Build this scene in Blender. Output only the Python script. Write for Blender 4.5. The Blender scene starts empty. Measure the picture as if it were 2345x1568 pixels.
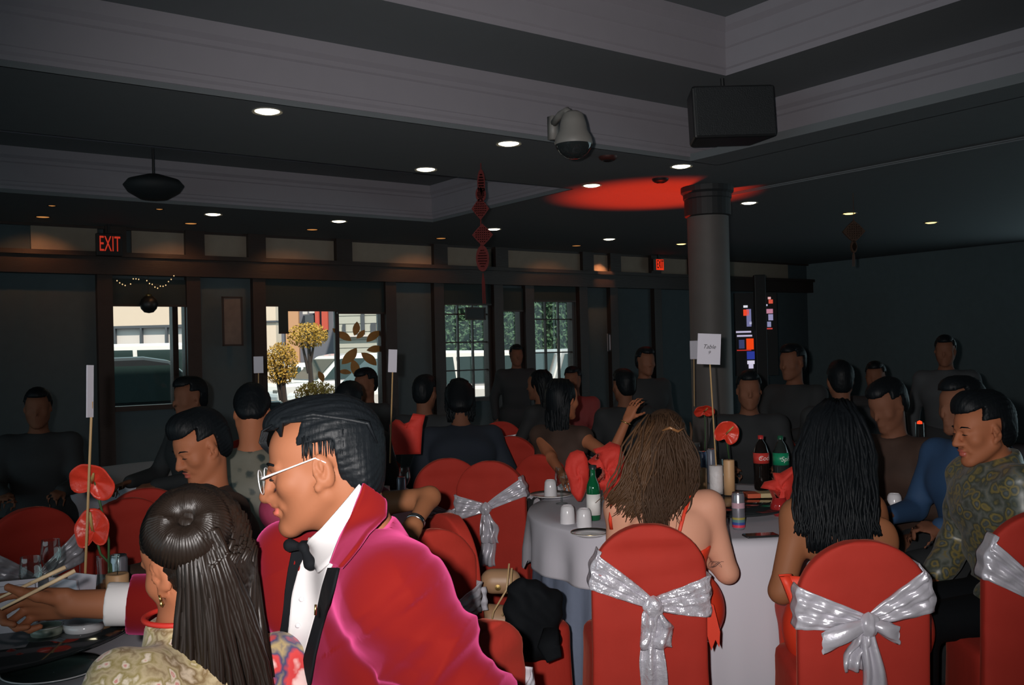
import bpy, bmesh, math, random
import numpy as np
from mathutils import Vector, Matrix, noise
R = math.radians
pi = math.pi
rnd = random.Random(7)
scene = bpy.context.scene
C = scene.collection

# ------------------------------------------------------------------ camera, world, sun, flash, exposure
F = 2200.0; CX, CY = 1172.5, 784.0
CAMZ = 1.6
CM = Matrix.Rotation(pi/2 + R(.55), 3, 'X') @ Matrix.Rotation(R(-1.4), 3, 'Z')
cd = bpy.data.cameras.new('camera'); cam = bpy.data.objects.new('camera', cd); C.objects.link(cam)
cd.sensor_width = 36; cd.lens = F/2345*36; cd.clip_start = .05; cd.clip_end = 300
cam.matrix_world = Matrix.Translation((0, 0, CAMZ)) @ CM.to_4x4()
scene.camera = cam
scene.view_settings.view_transform = 'Standard'; scene.view_settings.look = 'None'
scene.view_settings.gamma = 1; scene.view_settings.use_curve_mapping = False
scene.view_settings.exposure = 0.0
try:
    scene.cycles.use_denoising = True
    scene.cycles.max_bounces = 6; scene.cycles.diffuse_bounces = 3; scene.cycles.transparent_max_bounces = 16
    scene.cycles.sample_clamp_indirect = 3; scene.cycles.caustics_reflective = False; scene.cycles.caustics_refractive = False
except Exception:
    pass
wd = bpy.data.worlds.new('sky'); scene.world = wd; wd.use_nodes = True
wd.node_tree.nodes['Background'].inputs[0].default_value = (.66, .92, 1.0, 1)      # even overcast sky
wd.node_tree.nodes['Background'].inputs[1].default_value = 1.0

def lamp(name, kind, loc, energy, color, **kw):
    l = bpy.data.lights.new(name, kind); l.energy = energy; l.color = color
    for k, v in kw.items(): setattr(l, k, v)
    o = bpy.data.objects.new(name, l); C.objects.link(o); o.location = loc
    return o
def aim(o, d):
    o.rotation_euler = Vector(d).to_track_quat('-Z', 'Y').to_euler()
sun = lamp('sun', 'SUN', (0, -20, 30), 5.6, (1, .87, .74), angle=R(1.5))
aim(sun, (-.30, .62, -.95))
flash = lamp('camera_flash', 'SPOT', (-.085, .0, CAMZ+.05), 540, (1, .95, .93), spot_size=R(77), spot_blend=1.0, shadow_soft_size=.018)
aim(flash, (.08, 1, .045))
fl = flash.data; fl.use_nodes = True
_e = fl.node_tree.nodes['Emission']; _f = fl.node_tree.nodes.new('ShaderNodeLightFalloff')
_f.inputs['Strength'].default_value = 1.0; _f.inputs['Smooth'].default_value = .7
fl.node_tree.links.new(_f.outputs['Quadratic'], _e.inputs['Strength'])

# ------------------------------------------------------------------ pixel helpers: where a sight line of the photograph meets the place
def ray(px, py):
    v = CM @ Vector(((px-CX)/F, -(py-CY)/F, -1)); return v/v.y
def P(px, py, d):
    return Vector((0, 0, CAMZ)) + ray(px, py)*d
def atz(px, py, z):
    r = ray(px, py); return Vector((0, 0, CAMZ)) + r*((z-CAMZ)/r.z)

# ------------------------------------------------------------------ materials
MATS = {}
def mat(name, color, rough=.6, metal=0, spec=.5, sheen=0, sheen_tint=(1, 1, 1), sheen_rough=.3, emit=None, es=1, bump=None, vary=0, trans=0, coat=0, aniso=0):
    if name in MATS: return MATS[name]
    m = bpy.data.materials.new(name); m.use_nodes = True; nt = m.node_tree; b = nt.nodes['Principled BSDF']
    b.inputs['Base Color'].default_value = (*color, 1); b.inputs['Roughness'].default_value = rough
    b.inputs['Metallic'].default_value = metal; b.inputs['Specular IOR Level'].default_value = spec
    b.inputs['Sheen Weight'].default_value = sheen; b.inputs['Sheen Tint'].default_value = (*sheen_tint, 1); b.inputs['Sheen Roughness'].default_value = sheen_rough
    b.inputs['Transmission Weight'].default_value = trans; b.inputs['Coat Weight'].default_value = coat; b.inputs['Anisotropic'].default_value = aniso
    if emit: b.inputs['Emission Color'].default_value = (*emit, 1); b.inputs['Emission Strength'].default_value = es
    tc = None
    if bump or vary:
        tc = nt.nodes.new('ShaderNodeTexCoord')
    if vary:
        n = nt.nodes.new('ShaderNodeTexNoise'); n.inputs['Scale'].default_value = 9; n.inputs['Detail'].default_value = 4
        nt.links.new(tc.outputs['Object'], n.inputs['Vector'])
        mx = nt.nodes.new('ShaderNodeMix'); mx.data_type = 'RGBA'
        mx.inputs[6].default_value = (*[c*(1-vary) for c in color], 1); mx.inputs[7].default_value = (*[min(1, c*(1+vary)) for c in color], 1)
        nt.links.new(n.outputs[0], mx.inputs[0]); nt.links.new(mx.outputs[2], b.inputs['Base Color'])
    if bump:
        sc, st, stretch = bump
        mp = nt.nodes.new('ShaderNodeMapping'); mp.inputs['Scale'].default_value = stretch
        nt.links.new(tc.outputs['Object'], mp.inputs['Vector'])
        n = nt.nodes.new('ShaderNodeTexNoise'); n.inputs['Scale'].default_value = sc; n.inputs['Detail'].default_value = 3
        nt.links.new(mp.outputs[0], n.inputs['Vector'])
        bp = nt.nodes.new('ShaderNodeBump'); bp.inputs['Strength'].default_value = st; bp.inputs['Distance'].default_value = .01
        nt.links.new(n.outputs[0], bp.inputs['Height']); nt.links.new(bp.outputs[0], b.inputs['Normal'])
    MATS[name] = m; return m
def emat(name, color, s):
    m = bpy.data.materials.new(name); m.use_nodes = True; nt = m.node_tree; nt.nodes.clear()
    e = nt.nodes.new('ShaderNodeEmission'); e.inputs[0].default_value = (*color, 1); e.inputs[1].default_value = s
    o = nt.nodes.new('ShaderNodeOutputMaterial'); nt.links.new(e.outputs[0], o.inputs[0]); return m
def thinglass(name, tint, refl=.08, rough=.02):
    m = bpy.data.materials.new(name); m.use_nodes = True; nt = m.node_tree; nt.nodes.clear()
    t = nt.nodes.new('ShaderNodeBsdfTransparent'); t.inputs[0].default_value = (*tint, 1)
    g = nt.nodes.new('ShaderNodeBsdfGlossy'); g.inputs[1].default_value = rough
    fr = nt.nodes.new('ShaderNodeLayerWeight'); fr.inputs[0].default_value = .25
    ma = nt.nodes.new('ShaderNodeMath'); ma.operation = 'MULTIPLY_ADD'; ma.inputs[1].default_value = .5; ma.inputs[2].default_value = refl
    nt.links.new(fr.outputs['Fresnel'], ma.inputs[0])
    mx = nt.nodes.new('ShaderNodeMixShader'); nt.links.new(ma.outputs[0], mx.inputs[0]); nt.links.new(t.outputs[0], mx.inputs[1]); nt.links.new(g.outputs[0], mx.inputs[2])
    o = nt.nodes.new('ShaderNodeOutputMaterial'); nt.links.new(mx.outputs[0], o.inputs[0]); return m
def patterned(name, stops, scale=14, rough=.5, spec=.4, sheen=.1, warp=1.2, kind='F1'):
    m = bpy.data.materials.new(name); m.use_nodes = True; nt = m.node_tree; b = nt.nodes['Principled BSDF']
    b.inputs['Roughness'].default_value = rough; b.inputs['Specular IOR Level'].default_value = spec; b.inputs['Sheen Weight'].default_value = sheen
    tc = nt.nodes.new('ShaderNodeTexCoord'); nz = nt.nodes.new('ShaderNodeTexNoise'); nz.inputs['Scale'].default_value = scale*.7; nz.inputs['Detail'].default_value = 4
    nt.links.new(tc.outputs['Object'], nz.inputs['Vector'])
    mx = nt.nodes.new('ShaderNodeVectorMath'); mx.operation = 'MULTIPLY_ADD'; mx.inputs[1].default_value = (warp/scale,)*3
    nt.links.new(nz.outputs[1], mx.inputs[0]); nt.links.new(tc.outputs['Object'], mx.inputs[2])
    vo = nt.nodes.new('ShaderNodeTexVoronoi'); vo.inputs['Scale'].default_value = scale; vo.feature = kind
    nt.links.new(mx.outputs[0], vo.inputs['Vector'])
    ramp = nt.nodes.new('ShaderNodeValToRGB'); cr = ramp.color_ramp
    while len(cr.elements) < len(stops): cr.elements.new(.5)
    for e, (p, c) in zip(cr.elements, stops): e.position = p; e.color = (*c, 1)
    nt.links.new(vo.outputs['Distance'], ramp.inputs[0]); nt.links.new(ramp.outputs[0], b.inputs['Base Color'])
    return m

M_red = mat('red_cover_cloth', (.43, .034, .022), .75, spec=.2, sheen=.15, sheen_tint=(1, .3, .2), vary=.10, bump=(14, .25, (1, 1, 1)))
M_satin = mat('white_satin', (.62, .60, .66), .30, spec=.9, metal=.25, bump=(18, .45, (1, 1, 1)))
M_satinc = mat('crumpled_white_satin', (.66, .64, .70), .26, spec=1.0, metal=.3, bump=(42, 1.0, (1, 1, 1)))
M_cloth = mat('white_tablecloth', (.62, .60, .66), .75, spec=.25, bump=(5, .15, (1, 1, 1)))
M_under = mat('grey_satin_underskirt', (.22, .26, .36), .35, spec=.6, bump=(10, .5, (1, 1, 1)))
M_china = mat('white_china', (.70, .68, .70), .12, spec=.6)
M_paper = mat('white_card', (.66, .63, .70), .7)
M_stick = mat('bamboo_stick', (.50, .30, .12), .5)
M_wood = mat('dark_brown_wood', (.035, .022, .018), .45, bump=(8, .2, (1, 1, 12)), vary=.2)
M_wall = mat('dark_teal_wallpaper', (.07, .095, .105), .8, vary=.12)
M_wallr = mat('lightened_teal_wall', (.15, .20, .215), .85, vary=.1)  # lightened copy of the wall colour, in place of fill light on the right
M_panel = mat('cream_frieze_panel', (.30, .245, .19), .7, vary=.12)
M_ceil = mat('ceiling_paint', (.16, .175, .185), .8, vary=.04)
M_face = mat('tray_white_paint', (.30, .28, .31), .65, vary=.04)
M_floor = mat('dark_red_carpet', (.05, .018, .018), .9, vary=.3, bump=(60, .3, (1, 1, 1)))
M_col = mat('column_paint', (.115, .105, .10), .6, vary=.1)
M_black = mat('black_plastic', (.012, .013, .014), .45)
M_blackcloth = mat('black_cloth', (.004, .005, .0065), .85, spec=.15, bump=(30, .2, (1, 1, 1)))
M_grille = mat('speaker_grille', (.015, .018, .02), .6, bump=(120, .4, (1, 1, 1)))
M_camwhite = mat('camera_housing', (.20, .19, .175), .5)
M_steel = mat('steel', (.7, .7, .72), .2, metal=1)
M_glass = thinglass('clear_glass', (.93, .97, .95), .10)
M_pane = thinglass('window_glass', (.95, .97, .95), .02)
M_darkglass = mat('dark_glass_top', (.02, .024, .025), .06, spec=.9)
M_redpaper = mat('red_napkin_cloth', (.62, .035, .022), .75, sheen=.2, sheen_tint=(1, .4, .3), bump=(25, .5, (1, 1, 1)))
M_flower = mat('glossy_red_flower', (.72, .05, .025), .35, spec=.4, bump=(40, .3, (1, 1, 1)))
M_green = mat('green_stem', (.05, .12, .04), .5)
M_candle = mat('tan_wax', (.62, .36, .18), .5)
M_candlew = mat('white_wax', (.74, .70, .70), .5, bump=(30, .6, (1, 1, 1)))
M_lampw = emat('warm_lamp', (1, .90, .62), 9)
M_lampo = emat('dim_orange_lamp', (1, .42, .12), .55)
M_skin = mat('skin_medium', (.37, .13, .062), .6, spec=.22, vary=.06)
M_skinh = mat('skin_warm', (.255, .095, .046), .6, spec=.2, vary=.06)
M_skinf = mat('skin_far_darkened', (.17, .07, .04), .7, spec=.2)  # the far hall's darkness put into the skin colour of distant guests
M_skinl = mat('skin_light', (.64, .31, .205), .6, spec=.22, vary=.06)
M_skind = mat('skin_brown', (.26, .10, .045), .6, spec=.22, vary=.06)
M_lip = mat('lip', (.42, .10, .07), .4)
M_hair = mat('black_hair', (.005, .0065, .008), .5, spec=.14, bump=(90, .25, (1, 1, .12)))
M_hairb = mat('brown_hair', (.050, .026, .014), .6, spec=.2, bump=(50, .5, (1, 1, .12)))
M_hairt = mat('golden_brown_hair', (.085, .042, .020), .5, spec=.25, bump=(50, .5, (1, 1, .12)))
M_hairg = mat('dark_brown_hair', (.014, .009, .0065), .42, spec=.36, bump=(60, .3, (1, 1, .1)))
M_velvet = mat('red_velvet', (.14, .006, .0035), .8, spec=.06, sheen=.52, sheen_tint=(1, .13, .40), sheen_rough=.5, bump=(7, .35, (1, 1, 1)))
M_shirt = mat('white_shirt', (.60, .58, .58), .7)
M_navy = mat('navy_cloth', (.012, .018, .03), .85)
M_char = mat('charcoal_cloth', (.022, .024, .026), .85)
M_brownc = mat('dark_patterned_shirt', (.045, .022, .014), .8, vary=.5)
M_pink = mat('magenta_dress', (.26, .02, .06), .7, vary=.15)
M_reddress = mat('red_dress', (.72, .045, .015), .55)
M_specs = mat('pale_metal_frame', (.72, .72, .74), .25, spec=.9)
M_gold = mat('gold_metal', (.8, .55, .2), .25, metal=1)
M_floral = patterned('floral_brocade', [(0, (.80, .66, .56)), (.14, (.70, .26, .24)), (.24, (.85, .74, .60)), (.38, (.34, .27, .10)), (.55, (.56, .46, .28)), (.75, (.24, .16, .07)), (.95, (.70, .58, .42))], 27, warp=2.2)
M_floralr = patterned('pink_floral_brocade', [(0, (.85, .65, .62)), (.22, (.80, .55, .52)), (.34, (.60, .05, .05)), (.48, (.62, .06, .06)), (.60, (.05, .06, .14)), (.75, (.40, .30, .14)), (.9, (.05, .06, .12))], 13, warp=2.0)
M_brocade = patterned('gold_teal_brocade', [(0, (.16, .18, .18)), (.25, (.06, .075, .07)), (.40, (.22, .17, .05)), (.55, (.05, .06, .045)), (.8, (.14, .15, .13)), (1, (.2, .15, .04))], 22, spec=.6, rough=.4)
M_grayfloral = patterned('grey_floral_shirt', [(0, (.02, .03, .03)), (.25, (.03, .04, .035)), (.38, (.14, .13, .10)), (1, (.16, .15, .12))], 16)

# ------------------------------------------------------------------ objects
def nm(o, name): o.name = name; return o
def link(name, me, m=None, parent=None, smooth=False):
    o = bpy.data.objects.new(name, me); C.objects.link(o)
    if m is not None:
        for x in (m if isinstance(m, (list, tuple)) else [m]): me.materials.append(x)
    if smooth and len(me.polygons): me.polygons.foreach_set('use_smooth', [True]*len(me.polygons))
    if parent is not None: o.parent = parent
    return o
def tag(o, label, cat, group=None, kind=None):
    if label: o['label'] = label
    if cat: o['category'] = cat
    if group: o['group'] = group
    if kind: o['kind'] = kind
    return o
def thing(name, label, cat, loc=(0, 0, 0), rz=0, group=None):
    o = bpy.data.objects.new(name, None); C.objects.link(o); o.empty_display_size = .05
    o.location = loc; o.rotation_euler = (0, 0, rz); return tag(o, label, cat, group)
def reparent(o, parent):          # keep world position (o built in world space)
    o.parent = parent; o.matrix_parent_inverse = (Matrix.Translation(parent.location) @ parent.rotation_euler.to_matrix().to_4x4()).inverted(); return o
def dup(root, loc=None, rz=None, label=None, group=None):
    r = root.copy(); C.objects.link(r)
    if loc is not None: r.location = loc
    if rz is not None: r.rotation_euler = (0, 0, rz)
    if label: r['label'] = label
    if group: r['group'] = group
    for ch in list(root.children):
        c = ch.copy(); C.objects.link(c); c.parent = r
        for g in list(ch.children):
            d = g.copy(); C.objects.link(d); d.parent = c
    return r

class MB:
    def __init__(s): s.v = []; s.f = []; s.mi = []; s.cur = 0
    def mi_(s, n): s.mi += [s.cur]*n
    def add(s, vs, fs):
        b = len(s.v); s.v += [tuple(x) for x in vs]; s.f += [tuple(i+b for i in f) for f in fs]; s.mi_(len(fs)); return s
    def box(s, c, d, rz=0, M=None):
        x, y, z = (a/2 for a in d); vs = [Vector((sx*x, sy*y, sz*z)) for sz in (-1, 1) for sx, sy in ((-1, -1), (1, -1), (1, 1), (-1, 1))]
        if M is not None: vs = [M @ v for v in vs]
        elif rz: m = Matrix.Rotation(rz, 3, 'Z'); vs = [m @ v for v in vs]
        c = Vector(c)
        return s.add([v+c for v in vs], [(3, 2, 1, 0), (4, 5, 6, 7), (0, 1, 5, 4), (1, 2, 6, 5), (2, 3, 7, 6), (3, 0, 4, 7)])
    def tube(s, pts, r, n=8, caps=True, flat=None):
        pts = [Vector(p) for p in pts]; k = len(pts); rs = r if isinstance(r, (list, tuple)) else [r]*k
        up = Vector((0, 0, 1)); vs = []; fs = []; prev = None
        for i, p in enumerate(pts):
            t = (pts[min(i+1, k-1)]-pts[max(i-1, 0)])
            if t.length < 1e-9: t = Vector((0, 0, 1))
            t.normalize()
            if prev is None:
                a = t.cross(up) if abs(t.dot(up)) < .95 else t.cross(Vector((1, 0, 0)))
            else: a = prev - t*prev.dot(t)
            if a.length < 1e-6: a = t.orthogonal()
            a.normalize(); prev = a; b = t.cross(a)
            for j in range(n):
                th = 2*pi*j/n; vs.append(p + a*math.cos(th)*rs[i] + b*math.sin(th)*rs[i]*(flat or 1))
        for i in range(k-1):
            for j in range(n):
                j2 = (j+1) % n; fs.append((i*n+j, i*n+j2, (i+1)*n+j2, (i+1)*n+j))
        if caps: fs += [tuple(range(n-1, -1, -1)), tuple((k-1)*n+j for j in range(n))]
        return s.add(vs, fs)
    def lathe(s, prof, c=(0, 0, 0), n=24, M=None, cap=False):
        vs = []; fs = []; k = len(prof); c = Vector(c)
        for r, z in prof:
            for j in range(n):
                v = Vector((r*math.cos(2*pi*j/n), r*math.sin(2*pi*j/n), z)); vs.append((M @ v if M is not None else v)+c)
        for i in range(k-1):
            for j in range(n):
                j2 = (j+1) % n; fs.append((i*n+j, i*n+j2, (i+1)*n+j2, (i+1)*n+j))
        if cap: fs += [tuple(range(n-1, -1, -1)), tuple((k-1)*n+j for j in range(n))]
        return s.add(vs, fs)
    def grid(s, fn, nu, nv, closeu=False):
        vs = [fn(i/(nu if closeu else nu-1), j/(nv-1)) for j in range(nv) for i in range(nu)]; fs = []
        for j in range(nv-1):
            for i in range(nu if closeu else nu-1):
                i2 = (i+1) % nu; fs.append((j*nu+i, j*nu+i2, (j+1)*nu+i2, (j+1)*nu+i))
        return s.add(vs, fs)
    def prism(s, poly, h, M=None, off=(0, 0, 0)):       # poly in xy, extruded along +z
        n = len(poly); off = Vector(off)
        vs = [Vector((x, y, z)) for z in (0, h) for x, y in poly]; vs = [(M @ v if M is not None else v)+off for v in vs]
        return s.add(vs, [tuple(range(n-1, -1, -1)), tuple(range(n, 2*n))]+[(i, (i+1) % n, n+(i+1) % n, n+i) for i in range(n)])
    def mesh(s, name):
        me = bpy.data.meshes.new(name); me.from_pydata(s.v, [], s.f)
        if any(s.mi): me.polygons.foreach_set('material_index', s.mi)
        me.update(); return me
    def build(s, name, m, parent=None, smooth=False, bevel=0, solid=0, sub=0):
        o = link(name, s.mesh(name), m, parent, smooth)
        if solid: q = o.modifiers.new('thick', 'SOLIDIFY'); q.thickness = solid; q.offset = 0
        if bevel: q = o.modifiers.new('bevel', 'BEVEL'); q.width = bevel; q.segments = 2; q.limit_method = 'ANGLE'
        if sub: q = o.modifiers.new('sub', 'SUBSURF'); q.levels = sub; q.render_levels = sub
        return o
def struct(o): o['kind'] = 'structure'; return o
def text_mesh(txt, size, extrude=.001, shear=0, align='CENTER'):
    cu = bpy.data.curves.new('letters', 'FONT'); cu.body = txt; cu.size = size; cu.extrude = extrude; cu.align_x = align; cu.align_y = 'CENTER'; cu.shear = shear; cu.resolution_u = 4
    o = bpy.data.objects.new('letters', cu); C.objects.link(o); dg = bpy.context.evaluated_depsgraph_get(); dg.update()
    me = bpy.data.meshes.new_from_object(o.evaluated_get(dg)); bpy.data.objects.remove(o); bpy.data.curves.remove(cu); return me
# ------------------------------------------------------------------ smooth bodies: blended distance fields meshed with surface nets
def npv(v): return np.array((v[0], v[1], v[2]), dtype=np.float32)
class SDF:
    def __init__(s): s.p = []
    def rc(s, a, b, ra, rb, k=.02, sub=False):
        a = npv(a); b = npv(b); s.p.append(('rc', (a, b, ra, rb), k, sub, (a+b)/2, float(np.linalg.norm(a-b))/2+max(ra, rb))); return s
    def el(s, c, r, k=.02, M=None, sub=False):
        c = npv(c); m = np.array(M if M is not None else Matrix.Identity(3), dtype=np.float32); r = np.array(r, dtype=np.float32)
        s.p.append(('el', (c, r, m), k, sub, c, float(r.max()))); return s
    def sp(s, c, r, k=.02, sub=False): return s.el(c, (r, r, r), k, None, sub)
    def merged(s, *o):
        t = SDF(); t.p = list(s.p)
        for x in o: t.p += x.p
        return t
    @staticmethod
    def one(pr, p):
        if pr[0] == 'rc':
            a, b, ra, rb = pr[1]; ba = b-a; q = p-a; l2 = float(ba@ba)+1e-12
            t = np.clip((q@ba)/l2, 0, 1); return np.sqrt(((q-t[..., None]*ba)**2).sum(-1)) - (ra+(rb-ra)*t)
        c, r, m = pr[1]; q = (p-c)@m
        k0 = np.sqrt(((q/r)**2).sum(-1)); k1 = np.sqrt(((q/(r*r))**2).sum(-1))+1e-6
        return k0*(k0-1)/k1
    @staticmethod
    def comb(d, e, k, sub):
        if sub: e = -e; h = np.maximum(k-np.abs(d-e), 0)/k; return np.maximum(d, e)+h*h*k/4
        h = np.maximum(k-np.abs(d-e), 0)/k; return np.minimum(d, e)-h*h*k/4
    def ev(s, p):
        d = np.full(p.shape[:-1], 9., np.float32)
        for pr in s.p: d = s.comb(d, s.one(pr, p), pr[2], pr[3])
        return d
    def grad(s, p, e=.002):
        g = np.zeros_like(p)
        for i in range(3):
            o = np.zeros(3, np.float32); o[i] = e; g[..., i] = s.ev(p+o)-s.ev(p-o)
        return g/(np.linalg.norm(g, axis=-1, keepdims=True)+1e-9)
    def cast(s, px, py, d0=.9, d1=6, off=0):
        """first point of the surface on the sight line through a photo pixel"""
        o = np.array((0, 0, CAMZ), np.float32); r = npv(ray(px, py)); t = d0; best = (9., d0)
        for _ in range(90):
            e = float(s.ev((o+r*t)[None])[0])-off
            if e < best[0]: best = (e, t)
            if e < .0008: break
            t += e*.75
            if t > d1: break
        return Vector(o+r*best[1])
def sdf_mesh(S, h, off=0., clip=None, post=None):
    """S grown by off; clip(p) -> distance, kept where negative"""
    lo = np.min([pr[4]-pr[5] for pr in S.p if not pr[3]], 0)-off-3*h; hi = np.max([pr[4]+pr[5] for pr in S.p if not pr[3]], 0)+off+3*h
    B = 8; nb = np.ceil((hi-lo)/(h*B)).astype(int)+1
    ii = np.stack(np.meshgrid(*[np.arange(n) for n in nb], indexing='ij'), -1).reshape(-1, 3)
    cen = (lo+(ii+.5)*h*B).astype(np.float32); half = h*B*.87
    dc = S.ev(cen)-off
    if clip is not None: dc = np.maximum(dc, clip(cen))
    act = np.abs(dc) < half*1.35+.01
    D = np.where(dc < 0, -1., 1.).astype(np.float32)
    full = np.repeat(np.repeat(np.repeat(D.reshape(nb), B, 0), B, 1), B, 2)
    ia = ii[act]; ca = cen[act]
    loc = np.stack(np.meshgrid(*[np.arange(B)]*3, indexing='ij'), -1).reshape(-1, 3)
    pts = (lo+(ia[:, None, :]*B+loc[None])*h).astype(np.float32)
    d = np.full(pts.shape[:2], 9., np.float32)
    for pr in S.p:
        near = np.linalg.norm(ca-pr[4], axis=1) < pr[5]+half+pr[2]+abs(off)+.03
        if near.any(): d[near] = S.comb(d[near], S.one(pr, pts[near]), pr[2], pr[3])
    d -= off
    if clip is not None: d = np.maximum(d, clip(pts))
    gi = ia[:, None, :]*B+loc[None]
    full[gi[..., 0], gi[..., 1], gi[..., 2]] = d
    ins = full < 0
    n0, n1, n2 = full.shape
    cnt = np.zeros((n0-1, n1-1, n2-1), np.uint8)
    for a in (0, 1):
        for b in (0, 1):
            for c in (0, 1): cnt += ins[a:n0-1+a, b:n1-1+b, c:n2-1+c]
    cell = (cnt > 0) & (cnt < 8); ci = np.argwhere(cell)
    vid = np.full(cell.shape, -1, np.int32); vid[cell] = np.arange(len(ci))
    acc = np.zeros((len(ci), 3), np.float32); w = np.zeros(len(ci), np.float32)
    cs = [(a, b, c) for a in (0, 1) for b in (0, 1) for c in (0, 1)]
    val = {o: full[ci[:, 0]+o[0], ci[:, 1]+o[1], ci[:, 2]+o[2]] for o in cs}
    for o in cs:
        for ax in range(3):
            if o[ax]: continue
            q = list(o); q[ax] = 1; q = tuple(q); A = val[o]; Bv = val[q]; m = (A < 0) != (Bv < 0)
            t = np.where(m, A/np.where(m, A-Bv, 1), 0)
            pos = np.tile(np.array(o, np.float32), (len(ci), 1)); pos[:, ax] = t
            acc += pos*m[:, None]; w += m
    V = lo+(ci+acc/np.maximum(w, 1)[:, None])*h
    faces = []
    for ax in range(3):
        u, v = [(1, 2), (2, 0), (0, 1)][ax]
        A = ins.take(range(full.shape[ax]-1), ax); Bq = ins.take(range(1, full.shape[ax]), ax)
        for m, flip in ((A & ~Bq, False), (~A & Bq, True)):
            e = np.argwhere(m); e = e[(e[:, u] > 0) & (e[:, v] > 0) & (e[:, u] < full.shape[u]-1) & (e[:, v] < full.shape[v]-1)]
            def at(du, dv):
                q = e.copy(); q[:, u] += du; q[:, v] += dv; return vid[q[:, 0], q[:, 1], q[:, 2]]
            f = np.stack([at(-1, -1), at(0, -1), at(0, 0), at(-1, 0)], 1)
            faces.append(f[:, ::-1] if flip else f)
    Fc = np.concatenate(faces); Fc = Fc[(Fc >= 0).all(1)]
    if post is not None: V = post(V)
    return V, Fc
def np_mesh(name, V, Fc, mats, parent=None, fmat=None):
    me = bpy.data.meshes.new(name); me.vertices.add(len(V)); me.vertices.foreach_set('co', np.ascontiguousarray(V, dtype=np.float32).ravel())
    me.loops.add(len(Fc)*4); me.loops.foreach_set('vertex_index', np.ascontiguousarray(Fc, dtype=np.int32).ravel())
    me.polygons.add(len(Fc)); me.polygons.foreach_set('loop_start', np.arange(0, len(Fc)*4, 4, dtype=np.int32))
    if fmat is not None: me.polygons.foreach_set('material_index', fmat(V[Fc].mean(1)).astype(np.int32))
    me.polygons.foreach_set('use_smooth', np.ones(len(Fc), bool)); me.update(calc_edges=True); me.validate()
    o = link(name, me, mats)
    if parent is not None: reparent(o, parent)
    return o
def sdf_obj(name, S, h, mats, parent=None, off=0, clip=None, post=None, fmat=None):
    V, Fc = sdf_mesh(S, h, off, clip, post); return np_mesh(name, V, Fc, mats, parent, fmat)

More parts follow.
